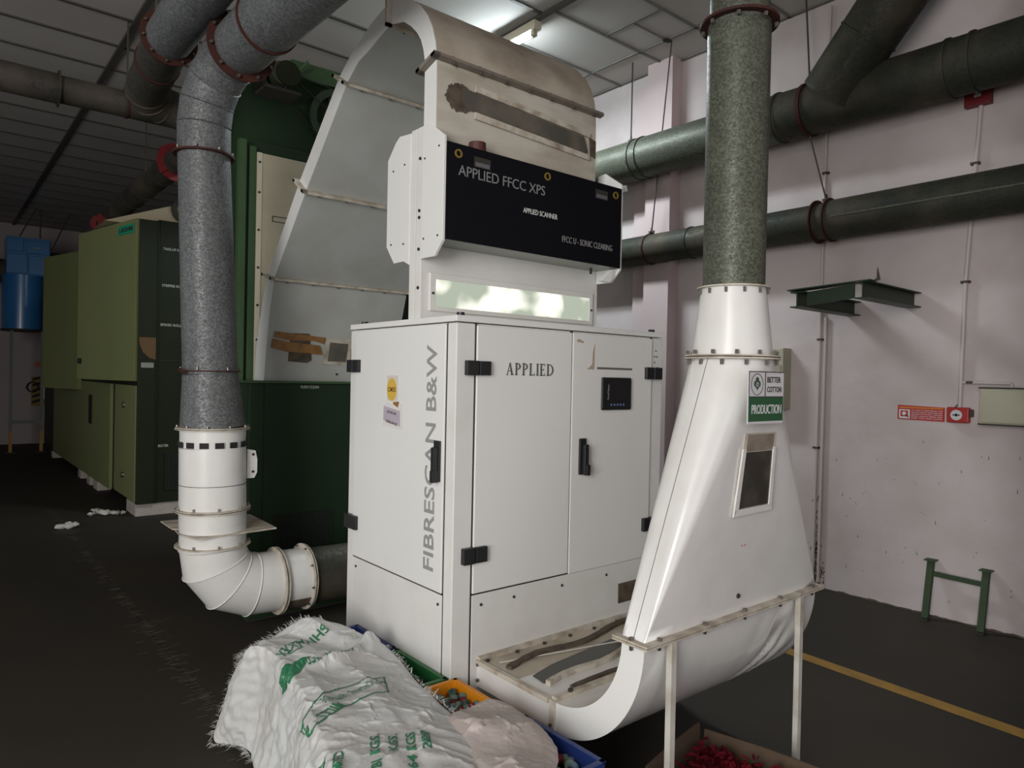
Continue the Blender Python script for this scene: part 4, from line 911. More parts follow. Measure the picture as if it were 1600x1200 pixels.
# ------------------------------------------------------------------ big green opener machine at left
gm = thing('opener_machine', 'large olive green machine on concrete blocks at left with open side panels', 'machine', (1.8, 8.5, 0))
mb = MB(); mb.box(1.78, 4.3, 8.5, 16.5, .14, 3.02); make('body', mb, green_dk, gm, bevel=.01)
mb = MB(); mb.box(1.755, 1.935, 8.46, 8.5, .14, 3.24); mb.box(1.945, 4.3, 8.48, 8.5, .14, 3.26); mb.box(1.90, 4.3, 8.5, 8.9, 3.0, 3.25); make('front_panel', mb, green_dk, gm, bevel=.004)
mb = MB(); mb.box(1.755, 2.0, 8.5, 9.2, 3.0, 3.24); make('top_edge', mb, green_lt, gm)
mb = MB(); mb.box(1.935, 1.95, 8.455, 8.47, .14, 3.25); make('corner_strip', mb, green_dk, gm)
mb = MB(); mb.box(1.95, 4.3, 8.474, 8.482, 1.71, 1.718); make('panel_seam', mb, gasket, gm)
# lower doors on the side facing left
mb = MB(); mb.box(1.745, 1.78, 8.5, 9.59, .16, 1.43); dl = make('lower_door', mb, green_lt, gm, bevel=.004)
mb = MB(); mb.box(1.745, 1.78, 9.86, 14.9, .12, 1.43); make('lower_door', mb, green_lt, gm, bevel=.004)
mb = MB(); mb.box(1.74, 1.745, 11.1, 11.35, .85, 1.25); make('louvre', mb, green_dk, gm)
for z in (1.20, .40): mb = MB(); mb.cyl((1.745, 9.05, z), (1.72, 9.05, z), .035, .03, 16); make('lock_knob', mb, steel, dl)
# swung side panels
def panel(p0, p1, z0, z1, name, m, t=.05):
    p0 = V((*p0, z0)); p1 = V((*p1, z0)); n = (p1-p0).cross(V((0, 0, 1))).normalized()*t
    return make(name, MB().prism([p0, p1, p1+n, p0+n], (0, 0, z1-z0)), m, gm, bevel=.004)
sp = panel((1.73, 8.5), (1.41, 10.05), 1.48, 3.25, 'side_panel', green_lt)
panel((1.70, 12.0), (1.385, 13.2), 1.30, 3.33, 'side_panel', green_lt)
mb = MB(); mb.cyl((1.43, 9.93, 1.70), (1.40, 9.93, 1.70), .035, .03, 12); make('latch', mb, dark, sp)
def pt_on(s): return V((1.73, 8.5, 0)).lerp(V((1.41, 10.05, 0)), s)
pa = pt_on(.28); pb = pt_on(.03); xd = (pb-pa).normalized(); nn = V((0, 0, 1)).cross(xd)
off = xd.cross(V((0, 0, 1)))*.004
o0 = pa+off; wlen = (pb-pa).length
make('name_label', MB().prism([o0+V((0, 0, 3.10)), o0+xd*wlen+V((0, 0, 3.10)), o0+xd*wlen+V((0, 0, 3.20)), o0+V((0, 0, 3.20))], off), teal, sp)
text('LAKSHMI', o0+off*1.2+xd*.03+V((0, 0, 3.125)), xd, (0, 0, 1), wlen-.06, .05, gasket, sp, .002, .02)
for s_, x, z in (('TAKE-UP ROLLER', 1.993, 2.935), ('STRIPPER ROLLER', 1.988, 2.53), ('SPIKED ROLLER', 1.977, 2.095), ('BEATER', 1.972, .755)):
    text(s_, (x, 8.478, z), (1, 0, 0), (0, 0, 1), .26 if len(s_) > 8 else .105, .028, white_txt, gm, .002)
mb = MB()
cx, cz = 1.93, 1.92
mb.prism([(1.765, 8.457, 1.96), (1.93, 8.457, 1.96), (1.93, 8.457, 1.72), (1.87, 8.457, 1.735), (1.80, 8.457, 1.80), (1.765, 8.457, 1.90)], (0, .003, 0)); make('orange_decal', mb, mat('faded_orange', (.12, .062, .02), .5), gm)
mb = MB(); mb.box(1.785, 1.91, 8.456, 8.459, 1.63, 1.685); make('serial_plate', mb, mat('serial_plate', (.28, .27, .25), .5, mott=.5, mscale=60), gm)
mb = MB(); mb.box(2.04, 2.35, 8.472, 8.479, .27, .69); vg = make('ventilation_grille', mb, dark, gm)
mb = MB()
for k in range(12): mb.box(2.04+k*.028, 2.045+k*.028, 8.468, 8.472, .27, .69)
for k in range(16): mb.box(2.04, 2.35, 8.468, 8.472, .27+k*.028, .274+k*.028)
make('grille_wires', mb, green_dk, vg)
for i, (x0, x1, y0, y1, lab) in enumerate(((1.76, 2.5, 8.5, 8.95, 'pale concrete block under the near corner of the green machine'),
        (1.74, 1.9, 10.6, 10.9, 'nearest of three small concrete blocks under the side of the green machine'), (1.74, 1.9, 11.15, 11.4, 'middle of three small concrete blocks under the side of the green machine'),
        (1.74, 1.9, 11.9, 12.15, 'farthest of three small concrete blocks under the side of the green machine'), (1.74, 1.9, 14.9, 15.1, 'concrete block at the far end of the green machine'))):
    mb = MB(); mb.box(x0, x1, y0, y1, 0, .138 if i == 0 else .118); tag(make('concrete_block', mb, concrete, bevel=.008), lab, 'block')
# cream duct on top of the opener machine
ct = thing('cream_feed_duct', 'cream sloping duct on top of the olive green machine', 'duct', (2.2, 9.2, 3.25))
mb = MB(); mb.prism([(1.50, 8.95, 3.26), (2.45, 8.95, 3.26), (2.45, 8.95, 3.62), (2.35, 8.95, 3.60)], (0, .9, 0)); make('sheet', mb, mat('cream_duct_sheet', (.42, .35, .23), .5), ct)
mb = MB(); mb.ring((2.34, 8.93, 3.5), (0, 1, 0), .1, .16, .05); make('round_collar', mb, galv_dark, ct)

# ------------------------------------------------------------------ blue filter unit, far left
bu = thing('filter_unit', 'blue dust filter with round drum on a tall stand at far left', 'machine', (1.36, 16, 0))
mb = MB(); mb.cyl((1.38, 16.2, 2.33), (1.38, 16.2, 3.33), .33, .33, 48); make('drum', mb, bluem, bu, smooth=40)
mb = MB(); mb.cyl((1.38, 16.2, 2.29), (1.38, 16.2, 2.33), .34, .34, 48); make('drum_base', mb, gasket, bu)
mb = MB(); mb.box(1.10, 1.78, 15.95, 16.5, 3.33, 4.03); make('filter_head', mb, bluem, bu, bevel=.01)
mb = MB(); mb.box(1.10, 1.42, 15.92, 15.95, 3.35, 3.72); mb.box(1.44, 1.77, 15.92, 15.95, 3.35, 3.70); mb.box(1.10, 1.36, 15.92, 15.95, 3.76, 4.0); mb.box(1.40, 1.77, 15.92, 15.95, 3.74, 3.98); make('head_door', mb, bluem, bu, bevel=.01)
mb = MB(); mb.box(1.50, 1.62, 15.915, 15.92, 3.83, 3.86); make('name_plate', mb, pale_txt, bu)
legm = mat('grey_green_stand', (.10, .13, .10), .5); legy = mat('yellow_stand_foot', (.30, .17, .03), .6)
for x in (1.20, 1.68):
    mb = MB(); mb.box(x-.025, x+.025, 15.98, 16.03, .30, 2.30); make('leg', mb, legm, bu)
    mb = MB(); mb.box(x-.026, x+.026, 15.979, 16.031, .03, .42); make('foot_sleeve', mb, legy, bu)
    mb = MB(); mb.box(x-.09, x+.09, 15.95, 16.06, 0, .03); make('foot_plate', mb, gasket, bu)
mb = MB(); mb.box(1.20, 1.68, 15.99, 16.02, .56, .62); make('crossbar', mb, legm, bu)
mb = MB(); mb.sweep([(1.78, 16.2, 3.55), (4.0, 16.2, 3.55)], .28, 32); tag(make('far_cross_duct', mb, galv_ceil, smooth=40, origin=(1.8, 16.2, 3.27)), 'far dark duct joining the blue filter to the green machine', 'duct')
mb = MB(); mb.sweep([(-3, 16.6, 3.45), (1.1, 16.6, 3.45)], .22, 32); tag(make('far_left_duct', mb, galv_ceil, smooth=40, origin=(.5, 16.6, 3.23)), 'dark duct at the left edge ending at the blue filter', 'duct')
for i, (a, b) in enumerate((((1.55, 16, CZ), (1.30, 16, 4.05)), ((1.62, 16, CZ), (1.62, 16, 4.05)), ((2.1, 16, CZ), (1.8, 16, 3.85)))):
    mb = MB(); mb.cyl(a, b, .014, .014, 6); tag(make('suspension_cable', mb, rodm, origin=b), ('slanted cable reaching the left top of the blue filter', 'straight cable above the middle of the blue filter', 'slanted cable reaching the right side of the blue filter')[i], 'cable')
ex = thing('fire_point_board', 'yellow and black striped fire point board on the far wall', 'sign', (1.93, YB, .8))
mb = MB(); mb.box(1.70, 2.15, YB-.02, YB, .80, 1.42); make('board', mb, mat('dull_yellow_board', (.28, .17, .03), .6), ex)
mb = MB()
for k in range(5): mb.prism([(1.72, YB-.022, .85+k*.12), (1.86, YB-.022, .90+k*.12), (1.86, YB-.022, .95+k*.12), (1.72, YB-.022, .90+k*.12)], (0, .002, 0))
make('stripes', mb, dark, ex)
mb = MB(); mb.cyl((1.90, YB-.08, .95), (1.90, YB-.08, 1.25), .05, .05, 16); mb.sphere((1.90, YB-.08, 1.25), .05); o = make('extinguisher', mb, paper, ex)
mb = MB(); mb.ring((1.72, YB-.05, 1.2), (0, 1, 0), .09, .115, .03, 24); make('hose_loop', mb, dark, ex)
mb = MB(); mb.cyl((1.82, YB-.015, 1.68), (1.82, YB, 1.68), .06, .06, 20); tag(make('round_wall_sign', mb, signorange, origin=(1.82, YB, 1.62)), 'small round orange sign above the striped fire board', 'sign')

# lint tufts
def tuft(x, y, s, label, seed):
    mb = MB(); random.seed(seed)
    for i in range(9): mb.sphere((x+random.gauss(0, s*.5), y+random.gauss(0, s*.5), s*.22*random.uniform(.6, 1.3)+.002), s*random.uniform(.25, .5), 1.3, 1, .6, 10)
    for v in mb.bm.verts: v.co += V((noise.noise(v.co*40), noise.noise(v.co*40+V((5, 0, 0))), noise.noise(v.co*40+V((9, 0, 0)))))*s*.16; v.co.z = max(v.co.z, .001)
    tag(make('cotton_lint', mb, cotton, smooth=60, origin=(x, y, 0)), label, 'lint')
tuft(1.10, 8.25, .10, 'tuft of white cotton lint on the floor beside the crack', 1); tuft(1.57, 8.80, .10, 'white cotton lint against the concrete block of the green machine', 2); tuft(1.5, 9.1, .05, 'small lint speck between the crack and the green machine', 3)

# ------------------------------------------------------------------ crates
def crate(name, label, x0, x1, y0, y1, h, m):
    t = thing(name, label, 'crate', ((x0+x1)/2, (y0+y1)/2, 0)); mb = MB()
    th = .006; tp_ = .022
    def rect(z, ins): return [(x0+ins, y0+ins, z), (x1-ins, y0+ins, z), (x1-ins, y1-ins, z), (x0+ins, y1-ins, z)]
    mb.loft([rect(.012, tp_+th), rect(.003, tp_), rect(h-.02, .012), rect(h-.02, .002), rect(h, 0), rect(h, .020), rect(h-.03, .020+th), rect(.014, tp_+th+.006)], cap=False)
    mb.bm.faces.new([mb.bm.verts.new(p) for p in rect(.013, tp_+.004)])
    make('tub', mb, m, t, bevel=.002)
    mb = MB()
    for b in ((x0, x1, y0, y0+.018), (x0, x1, y1-.018, y1), (x0, x0+.018, y0, y1), (x1-.018, x1, y0, y1)): mb.box(b[0]-.002, b[1]+.002, b[2]-.002, b[3]+.002, h-.004, h+.005)
    make('rim', mb, m, t, bevel=.003)
    mb = MB()
    for k in range(4):
        y = y0+(y1-y0)*(k+.5)/4; mb.box(x1-.034, x1-.026, y-.004, y+.004, .08, h-.03)
        x = x0+(x1-x0)*(k+.5)/4; mb.box(x-.004, x+.004, y1-.034, y1-.026, .08, h-.03)
    mb.box(x1-.036, x1-.026, y0+.03, y1-.03, h-.075, h-.067); mb.box(x0+.03, x1-.03, y1-.036, y1-.026, h-.075, h-.067)
    make('ribs', mb, m, t)
    return t
CH = .368
crate('blue_crate', 'far blue plastic crate at the cabinet side, mostly under the sack', 1.14, 1.642, 2.765, 3.13, CH, blue_cr)
crate('green_crate', 'green plastic crate of bobbins beside the cabinet corner', 1.13, 1.642, 2.350, 2.745, CH, green_cr)
crate('orange_crate', 'orange plastic crate of bobbins in front of the cabinet corner', 1.09, 1.672, 1.945, 2.335, CH, orange_cr)
crate('blue_crate', 'near blue plastic crate of bobbins, corner poking out right of the plain sack', 1.11, 1.695, 1.530, 1.925, CH, blue_cr)
# bobbins
darkyarn = mat('dark_yarn', (.03, .035, .05), .8); 
bob_cols = [mat('grey_green_bobbin', (.13, .20, .17), .45), mat('blue_grey_bobbin', (.12, .19, .25), .45), mat('dark_green_bobbin', (.04, .09, .07), .45)]
yarns = [mat('red_yarn', (.20, .015, .02), .8), mat('brown_yarn', (.10, .04, .03), .8), mat('dusky_yarn', (.05, .05, .06), .8)]
def proto_bobbin(cm, ym):
    def lathe(prof):
        mb = MB(); n = 16; R = []
        for r, z in prof: R.append([(r*math.cos(2*PI*k/n), r*math.sin(2*PI*k/n), z) for k in range(n)])
        mb.loft(R, cap=True); bmesh.ops.recalc_face_normals(mb.bm, faces=mb.bm.faces)
        me = bpy.data.meshes.new('part'); mb.bm.to_mesh(me); mb.bm.free()
        me.polygons.foreach_set('use_smooth', [True]*len(me.polygons)); me.set_sharp_from_angle(angle=math.radians(40)); return me
    a = lathe([(.010, -.032), (.017, -.032), (.019, -.028), (.019, -.014), (.014, -.012), (.010, -.010), (.010, .010), (.014, .012), (.018, .014), (.018, .026), (.015, .030), (.008, .030), (.007, .026)]); a.materials.append(cm)
    b = lathe([(.011, -.012), (.0155, -.011), (.0165, 0), (.0155, .011), (.011, .012)]); b.materials.append(ym)
    return a, b
protos = [proto_bobbin(bob_cols[i % 3], yarns[(i*2) % 3]) for i in range(6)]
random.seed(21)
def bobbins(x0, x1, y0, y1, z, n, label, group, layers=1):
    pts = []; tries = 0
    while len(pts) < n and tries < 6000:
        tries += 1; x = random.uniform(x0, x1); y = random.uniform(y0, y1)
        if all((x-a)**2+(y-b)**2 > .035**2 for a, b in pts): pts.append((x, y))
    for k, (x, y) in enumerate(pts):
        e = bpy.data.objects.new('bobbin', None); COL.objects.link(e); e.empty_display_size = .02
        e.location = (x, y, z+random.uniform(0, .012)); e.rotation_euler = (random.uniform(.3, 2.4), random.uniform(-.6, .6), random.uniform(0, 6.28))
        tag(e, label, 'bobbin', group)
        a, b = protos[k % 6] if random.random() < .8 else protos[0]
        for nm, me in (('spool', a), ('yarn', b)):
            o = bpy.data.objects.new(nm, me); COL.objects.link(o); o.parent = e
def fill(x0, x1, y0, y1, z, label):
    mb = MB(); n = 14
    R = [[(x0+(x1-x0)*i/n, y0+(y1-y0)*j/n, z+.012*noise.noise((i*.9, j*.9, z*9))) for i in range(n+1)] for j in range(n+1)]
    mb.loft(R, cap=False, closed=False)
    bmesh.ops.solidify(mb.bm, geom=mb.bm.faces[:], thickness=.02)
    tag(make('yarn_waste', mb, darkyarn, origin=((x0+x1)/2, (y0+y1)/2, z-.02)), label, 'yarn waste', kind='stuff')
fill(1.17, 1.60, 2.385, 2.71, .265, 'dark yarn waste under the bobbins in the green crate')
fill(1.13, 1.63, 1.98, 2.30, .285, 'dark yarn waste under the bobbins in the orange crate')
fill(1.15, 1.655, 1.565, 1.89, .285, 'dark yarn waste under the bobbins in the near blue crate')
bobbins(1.47, 1.60, 2.40, 2.70, .292, 11, 'small plastic bobbin with yarn remnants lying in the green crate', 'bobbins in the green crate')
bobbins(1.45, 1.63, 2.06, 2.295, .322, 26, 'small plastic bobbin with yarn remnants lying in the orange crate', 'bobbins in the orange crate')
bobbins(1.48, 1.65, 1.575, 1.84, .318, 16, 'small plastic bobbin with yarn remnants lying in the near blue crate', 'bobbins in the near blue crate')

# ------------------------------------------------------------------ sacks
def poly(pts):
    P = [V(p) for p in pts]; d = [0]
    for a, b in zip(P[:-1], P[1:]): d.append(d[-1]+(b-a).length)
    def g(t):
        s_ = max(0, min(1, t))*d[-1]
        for i in range(len(d)-1):
            if s_ <= d[i+1]+1e-9:
                k = (s_-d[i])/max(1e-9, d[i+1]-d[i])
                p0 = P[max(0, i-1)]; p1 = P[i]; p2 = P[i+1]; p3 = P[min(len(P)-1, i+2)]
                return .5*((2*p1)+(-p0+p2)*k+(2*p0-5*p1+4*p2-p3)*k*k+(-p0+3*p1-3*p2+p3)*k**3)
        return P[-1].copy()
    return g
def smooth(a, b, x): t = max(0, min(1, (x-a)/(b-a))); return t*t*(3-2*t)
def fold(p, seed, kx, ky):
    q = V((p.x*kx, p.y*ky, seed)); n1 = 1-abs(noise.noise(q))*2.2
    return n1
def coons(back, front, left, right, nu, nv, zf):
    c00, c10, c01, c11 = back(0), back(1), front(0), front(1); R = []
    for j in range(nv+1):
        v = j/nv; row = []
        for i in range(nu+1):
            u = i/nu
            p = (1-v)*back(u)+v*front(u)+(1-u)*left(v)+u*right(v)-((1-u)*(1-v)*c00+u*(1-v)*c10+(1-u)*v*c01+u*v*c11)
            row.append(zf(p, u, v))
        R.append(row)
    return R
back = poly([(1.10, 3.22, .30), (1.14, 3.14, .37), (1.20, 3.07, .425), (1.331, 3.03, .49), (1.42, 2.96, .475), (1.476, 2.896, .455), (1.555, 2.716, .42)])
right = poly([(1.555, 2.716, .42), (1.52, 2.52, .42), (1.462, 2.281, .42), (1.44, 2.12, .42), (1.429, 2.039, .42), (1.41, 1.9, .42), (1.36, 1.75, .42), (1.30, 1.55, .42), (1.2, 1.3, .40)])
left = poly([(1.10, 3.22, .30), (1.045, 3.17, .2), (.99, 3.12, .11), (.945, 3.08, .03), (.99, 3.02, .03), (1.03, 2.93, .04), (1.01, 2.75, .05), (.96, 2.5, .06), (.88, 2.2, .07), (.80, 1.8, .06), (.72, 1.3, .05)])
front = poly([(.72, 1.3, .05), (.85, 1.28, .25), (.98, 1.28, .40), (1.1, 1.29, .42), (1.2, 1.3, .40)])
def zf1(p, u, v):
    e = min(u, 1-u)*min(1, 1); ev = v
    edge = min(1, min(u, 1-u)/.10)*min(1, v/.06)
    edge = edge*(2-edge)
    sup = .418*smooth(.0, .26, u)*(.35+.65*smooth(0, .16, v))
    sup = max(sup, .405*smooth(1.08, 1.14, p.x)*smooth(3.19, 3.10, p.y))
    z = p.z+(max(p.z, sup)-p.z)*edge
    z += edge*(.030*math.sin(PI*min(1, u*1.1)))
    wq = V((noise.noise(V((p.x*6, p.y*6, 20))), noise.noise(V((p.x*6, p.y*6, 30))), 0))*.06
    q0 = p+wq
    f1 = fold(q0, 3.1, 5.5, 2.6); f2 = fold(V((q0.x+q0.y*.6, q0.y-q0.x*.5, 0)), 7.7, 12, 6); f3 = noise.noise(V((p.x*5, p.y*5, 1.3)))
    f4 = fold(V((q0.x-q0.y*.8, q0.y+q0.x*.4, 0)), 12.2, 24, 12); f5 = fold(V((q0.x+q0.y, q0.y-q0.x, 0)), 14.2, 44, 22)
    z += edge*(.012*f1+.006*f2+.018*f3)
    # ridge of the turned-over mouth
    d = (p.y-(2.60+.35*(p.x-1.2)+.03*math.sin(p.x*18)))
    z += edge*.030*math.exp(-(d/.03)**2)*smooth(1.0, 1.1, p.x) - edge*.02*math.exp(-((d-.07)/.03)**2)
    side = (1-edge)*0
    q = V((p.x+.02*noise.noise(V((p.y*7, p.z*7, 4)))*(1 if u < .2 else .3), p.y+.012*noise.noise(V((p.x*7, p.z*7, 9))), max(.004, z)))
    if u < .25: q += V((-.02*fold(V((p.y, p.z, 0)), 2.0, 8, 3)*(1-u*4)*edge, 0, 0))
    return q
def crumple(S, grow, iters, seed, lift=.012):
    """lets the sheet, cut a little too large, buckle into wrinkles above the surface it lies on"""
    P = np.array([[tuple(p) for p in row] for row in S], dtype=float); base = P.copy(); nv, nu = P.shape[:2]
    rng = np.random.RandomState(seed)
    n = np.zeros((nv, nu))
    for k, a in ((3, .25), (6, .5), (12, 1.)):      # smooth random seed of the wrinkles
        g = rng.randn(nv//k+3, nu//k+3); yy = np.linspace(0, g.shape[0]-1.001, nv); xx = np.linspace(0, g.shape[1]-1.001, nu)
        yi = yy.astype(int); xi = xx.astype(int); fy = (yy-yi)[:, None]; fx = (xx-xi)[None, :]
        n += a*((1-fy)*(1-fx)*g[yi][:, xi]+(1-fy)*fx*g[yi][:, xi+1]+fy*(1-fx)*g[yi+1][:, xi]+fy*fx*g[yi+1][:, xi+1])
    m = np.minimum(1, np.minimum(np.arange(nu), np.arange(nu)[::-1])/5.)[None, :]*np.minimum(1, np.minimum(np.arange(nv), np.arange(nv)[::-1])/5.)[:, None]
    P[..., 2] += m*lift*(n*.6+.5)
    P[..., :2] += m[..., None]*rng.randn(nv, nu, 2)*.0008
    W = (m > 0).astype(float)[..., None]
    cons = []
    for dy, dx, k in ((0, 1, 1.), (1, 0, 1.), (1, 1, .5), (1, -1, .5), (0, 2, .18), (2, 0, .12), (0, 4, .02), (4, 0, .02)):
        ys = slice(0, nv-dy); yt = slice(dy, nv)
        xs, xt = (slice(0, nu-dx), slice(dx, nu)) if dx >= 0 else (slice(-dx, nu), slice(0, nu+dx))
        L = np.linalg.norm(base[yt, xt]-base[ys, xs], axis=-1)
        cons.append((ys, xs, yt, xt, L*(1+grow if k > .4 else 1+grow*.9), k))
    for it in range(iters):
        D = np.zeros_like(P); C = np.zeros((nv, nu, 1))
        for ys, xs, yt, xt, L, k in cons:
            d = P[yt, xt]-P[ys, xs]; l = np.linalg.norm(d, axis=-1)+1e-9
            c = (.5*k*(l-L)/l)[..., None]*d
            D[ys, xs] += c; D[yt, xt] -= c; C[ys, xs] += k; C[yt, xt] += k
        P += W*D/np.maximum(C, 1e-6)*1.5
        P[..., 2] -= .00012*W[..., 0]
        dz = P[..., 2]-base[..., 2]
        P[..., 2] = base[..., 2]+np.clip(dz, 0, .05)
        P[..., :2] = base[..., :2]+np.clip(P[..., :2]-base[..., :2], -.03, .03)
    return [[V(p) for p in row] for row in P.tolist()]
sk = thing('printed_woven_sack', 'crumpled white woven sack with green printing draped over the crates', 'sack', (1.15, 2.3, 0))
S1 = crumple(coons(back, front, left, right, 110, 210, zf1), .10, 240, 4, .02)
mb = MB(); mb.loft(S1, cap=False, closed=False)
bvh1 = BVHTree.FromBMesh(mb.bm)
cloth = make('cloth', mb, sackm, sk, smooth=180)
ss = cloth.modifiers.new('smooth', 'SUBSURF'); ss.levels = ss.render_levels = 1
cloth.modifiers.new('thickness', 'SOLIDIFY').thickness = .003
def drop(x, y, off, bv=bvh1):
    h = bv.ray_cast(V((x, y, 2)), V((0, 0, -1)))
    return V((x, y, (h[0].z if h[0] else .4)+off))
def sack_text(s, org, xd, yd, wd, h, m=printg, offset=.015):
    me = textmesh(s, offset); bm = bmesh.new(); bm.from_mesh(me); 
    bm.faces.ensure_lookup_table()
    # keep the front faces only, cut finer so that they follow the folds
    bmesh.ops.delete(bm, geom=[f_ for f_ in bm.faces if f_.normal.z < .5], context='FACES')
    bmesh.ops.triangulate(bm, faces=bm.faces[:])
    xs = [v.co.x for v in bm.verts]; ys = [v.co.y for v in bm.verts]; x0, x1, y0, y1 = min(xs), max(xs), min(ys), max(ys)
    o_ = V((*org, 0)); xd = V((*xd, 0)).normalized(); yd = V((*yd, 0)).normalized(); base = base_of(sk)
    for v in bm.verts:
        a = (v.co.x-x0)/(x1-x0)*wd; b = (v.co.y-y0)/(y1-y0)*h; v.co = o_+xd*a+yd*b
    for _ in range(3):
        es = [e for e in bm.edges if e.calc_length() > .008]
        if es: bmesh.ops.subdivide_edges(bm, edges=es, cuts=1); bmesh.ops.triangulate(bm, faces=bm.faces[:])
    for v in bm.verts: v.co = drop(v.co.x, v.co.y, .0035)-base
    bmesh.ops.recalc_face_normals(bm, faces=bm.faces)
    me2 = bpy.data.meshes.new('printed_lettering'); bm.to_mesh(me2); bm.free(); bpy.data.meshes.remove(me); me2.materials.append(m)
    o = bpy.data.objects.new('printed_lettering', me2); COL.objects.link(o); o.parent = cloth
def sack_poly(pts, name='printed_patch', m=printg):
    bm = bmesh.new(); bm.faces.new([bm.verts.new((x, y, 0)) for x, y in pts]); bmesh.ops.triangulate(bm, faces=bm.faces[:])
    for _ in range(5):
        es = [e for e in bm.edges if e.calc_length() > .008]
        if es: bmesh.ops.subdivide_edges(bm, edges=es, cuts=1); bmesh.ops.triangulate(bm, faces=bm.faces[:])
    base = base_of(sk)
    for v in bm.verts: v.co = drop(v.co.x, v.co.y, .003)-base
    me2 = bpy.data.meshes.new(name); bm.to_mesh(me2); bm.free(); me2.materials.append(m)
    o = bpy.data.objects.new(name, me2); COL.objects.link(o); o.parent = cloth
def sack_line(pts, wd=.006):
    for (a, b), (c, d) in zip(pts[:-1], pts[1:]):
        v = V((c-a, d-b, 0)); n = V((-v.y, v.x, 0)).normalized()*wd/2
        sack_poly([(a+n.x, b+n.y), (c+n.x, d+n.y), (c-n.x, d-n.y), (a-n.x, b-n.y)], 'printed_line')
# inverted name near the far edge: reads from the far side
sack_text('SHIVA', (1.365, 2.925), (-.93, -.25), (.25, -.93), .155, .048)
sack_line([(1.215, 2.80), (1.225, 2.885), (1.165, 2.865), (1.155, 2.785), (1.215, 2.80)], .005)
sack_line([(1.17, 2.80), (1.21, 2.87)], .005); sack_line([(1.205, 2.81), (1.175, 2.85)], .005)
sack_text('EX', (1.145, 2.84), (-.8, -.6), (.6, -.8), .05, .045)
sack_poly([(1.075, 2.69), (1.12, 2.70), (1.16, 2.67), (1.15, 2.60), (1.10, 2.555), (1.05, 2.53), (1.045, 2.58), (1.06, 2.62)])
sack_text('2028  644  KGS', (1.36, 2.67), (-.98, -.2), (.2, -.98), .22, .04)
sack_line([(.985, 2.27), (1.17, 2.36), (1.36, 2.37), (1.30, 2.23), (1.15, 2.21), (.965, 2.14), (.985, 2.27)], .006)
sack_text('GOTS-ORGANIC FAIRTRADE', (1.335, 2.345), (-.97, -.18), (.18, -.97), .28, .035, offset=.0)
sack_text('MILLS', (1.10, 2.235), (-.95, -.3), (.3, -.95), .10, .05)
dirx = (.476, .88); diry = (-.88, .476)
for s_, o_, wd in (('KGS.', (1.058, 1.86), .14), ('KGS.', (1.108, 1.835), .125), ('64 KGS', (1.118, 1.74), .20), ('2028', (1.200, 1.79), .115), ('A BI', (1.00, 1.745), .09), ('LIMITED', (.925, 1.84), .13), ('WINTER', (.895, 1.90), .10)):
    sack_text(s_, o_, dirx, diry, wd, .030, offset=.02)
# frayed edge strands
random.seed(5); mb = MB()
def strands(curve, t0, t1, n, out, zfn, l0, l1, mb):
    for i in range(n):
        t = random.uniform(t0, t1); p = curve(t); p = V((p.x, p.y, zfn(p))); o_ = V(out)+V((random.gauss(0, .35), random.gauss(0, .35), random.uniform(-.5, .4)))
        o_.normalize(); l = random.uniform(l0, l1); s_ = o_.cross(V((0, 0, 1))).normalized()*.0015
        q = p+o_*l*.5+V((0, 0, random.uniform(-.004, .006))); e = p+o_*l+V((0, 0, random.uniform(-.012, .008)))
        vs = [mb.bm.verts.new(a) for a in (p-s_, p+s_, q-s_, q+s_, e)]
        mb.bm.faces.new((vs[0], vs[1], vs[3], vs[2])); mb.bm.faces.new((vs[2], vs[3], vs[4]))
strands(back, 0, .6, 230, (-.5, .8, .1), lambda p: p.z+.002, .018, .045, mb)
strands(left, 0, .30, 150, (-.9, .4, 0), lambda p: max(.01, p.z), .012, .036, mb)
strands(right, .02, .6, 130, (.6, -.5, .4), lambda p: p.z+.004, .006, .022, mb)
strands(right, .3, .55, 80, (.4, -.6, .6), lambda p: p.z+.004, .01, .035, mb)
make('frayed_edge', mb, fray, sk)
# plain sack in front of the orange crate
back2 = poly([(1.36, 2.0, .40), (1.442, 2.025, .392), (1.53, 2.04, .39), (1.61, 2.045, .388), (1.645, 2.02, .386)])
right2 = poly([(1.645, 2.02, .386), (1.658, 1.9, .39), (1.64, 1.78, .392), (1.60, 1.67, .396), (1.55, 1.60, .395), (1.44, 1.50, .39), (1.30, 1.30, .36)])
left2 = poly([(1.36, 2.0, .40), (1.31, 1.85, .40), (1.22, 1.6, .40), (1.10, 1.25, .38)])
front2 = poly([(1.10, 1.25, .38), (1.2, 1.26, .42), (1.30, 1.30, .36)])
def zf2(p, u, v):
    edge = min(1, min(u, 1-u)/.22)*min(1, v/.08); edge = edge*(2-edge)
    z = max(p.z, .385)+edge*(.035+.022*noise.noise(V((p.x*5, p.y*5, 4)))+.008*fold(p, 5.5, 7, 3))
    return V((p.x, p.y, z))
sp2 = thing('plain_woven_sack', 'pale pinkish plain woven sack lying over the orange and near blue crates', 'sack', (1.4, 1.75, .38))
S2 = crumple(coons(back2, front2, left2, right2, 64, 88, zf2), .085, 200, 8, .02); mb = MB(); mb.loft(S2, cap=False, closed=False)
c2_ = make('cloth', mb, sack2m, sp2, smooth=180); ss = c2_.modifiers.new('smooth', 'SUBSURF'); ss.levels = ss.render_levels = 1; c2_.modifiers.new('thickness', 'SOLIDIFY').thickness = .003
mb = MB(); random.seed(9)
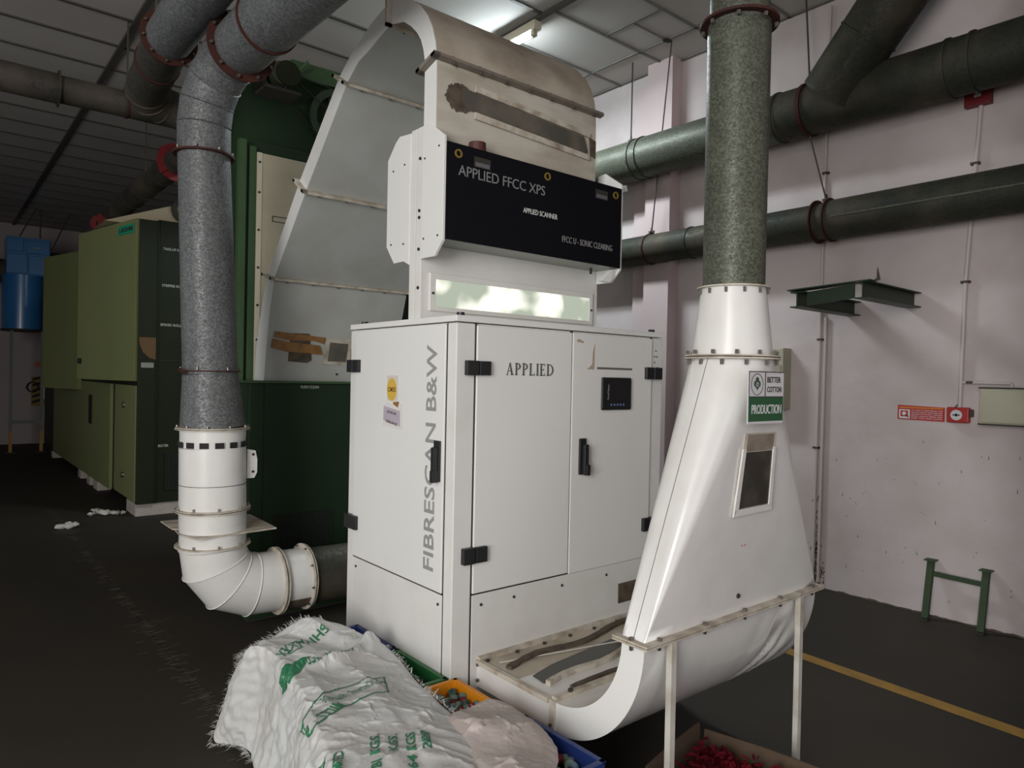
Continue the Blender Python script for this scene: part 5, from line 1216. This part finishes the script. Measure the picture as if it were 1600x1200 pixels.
strands(back2, 0, 1, 110, (.2, .9, .5), lambda p: p.z+.003, .006, .025, mb); make('frayed_edge', mb, fray, sp2)

# ------------------------------------------------------------------ cardboard box of red waste
cb = thing('cardboard_tray', 'low open cardboard box on the floor between the hopper legs', 'box', (2.35, 1.4, 0))
B = [(2.46, 1.70), (2.04, 1.63), (2.12, 1.16), (2.54, 1.22)]
bz = .20
def wallp(a, b, h0, h1, tilt=(0, 0)):
    a = V((*a, 0)); b = V((*b, 0)); n = (b-a).cross(V((0, 0, 1))).normalized()*.006
    top = [b+V((tilt[0], tilt[1], h1)), (a+b)/2+V((tilt[0], tilt[1], (h0+h1)/2+.006)), a+V((tilt[0], tilt[1], h0))]
    return make('side_flap', MB().prism([a, b]+top, n), card, cb)
wallp(B[0], B[1], bz, bz-.01, (0, .01)); wallp(B[1], B[2], bz-.02, bz, (-.02, 0)); wallp(B[2], B[3], bz-.03, bz-.03, (0, -.02)); wallp(B[3], B[0], bz-.02, bz-.03, (.02, 0))
make('base', MB().prism([(a, b, .002) for a, b in B], (0, 0, .006)), card, cb)
mb = MB(); random.seed(31)
cxm, cym = 2.29, 1.43
for i in range(420):
    u, v = random.uniform(.06, .94), random.uniform(.06, .94)
    p = V((*B[0], 0)).lerp(V((*B[1], 0)), u).lerp(V((*B[3], 0)).lerp(V((*B[2], 0)), u), v); p.z = random.uniform(.11, .165)
    a = V((random.gauss(0, 1), random.gauss(0, 1), random.gauss(0, .5))).normalized()*random.uniform(.010, .022); b = V((random.gauss(0, 1), random.gauss(0, 1), random.gauss(0, .6))).normalized()*random.uniform(.006, .012)
    c_ = a.cross(b).normalized()*.004
    mb.prism([p-a, p+b, p+a+c_, p-b+c_*2], c_)
mb.prism([V((*q, .10)) for q in [V(B[0]).lerp(V(B[2]), .06), V(B[1]).lerp(V(B[3]), .06), V(B[2]).lerp(V(B[0]), .06), V(B[3]).lerp(V(B[1]), .06)]], (0, 0, .012))
tag(make('red_yarn_scraps', mb, redwaste, origin=(cxm, cym, .1)), 'heap of dark red yarn scraps filling the cardboard box', 'yarn waste', kind='stuff')
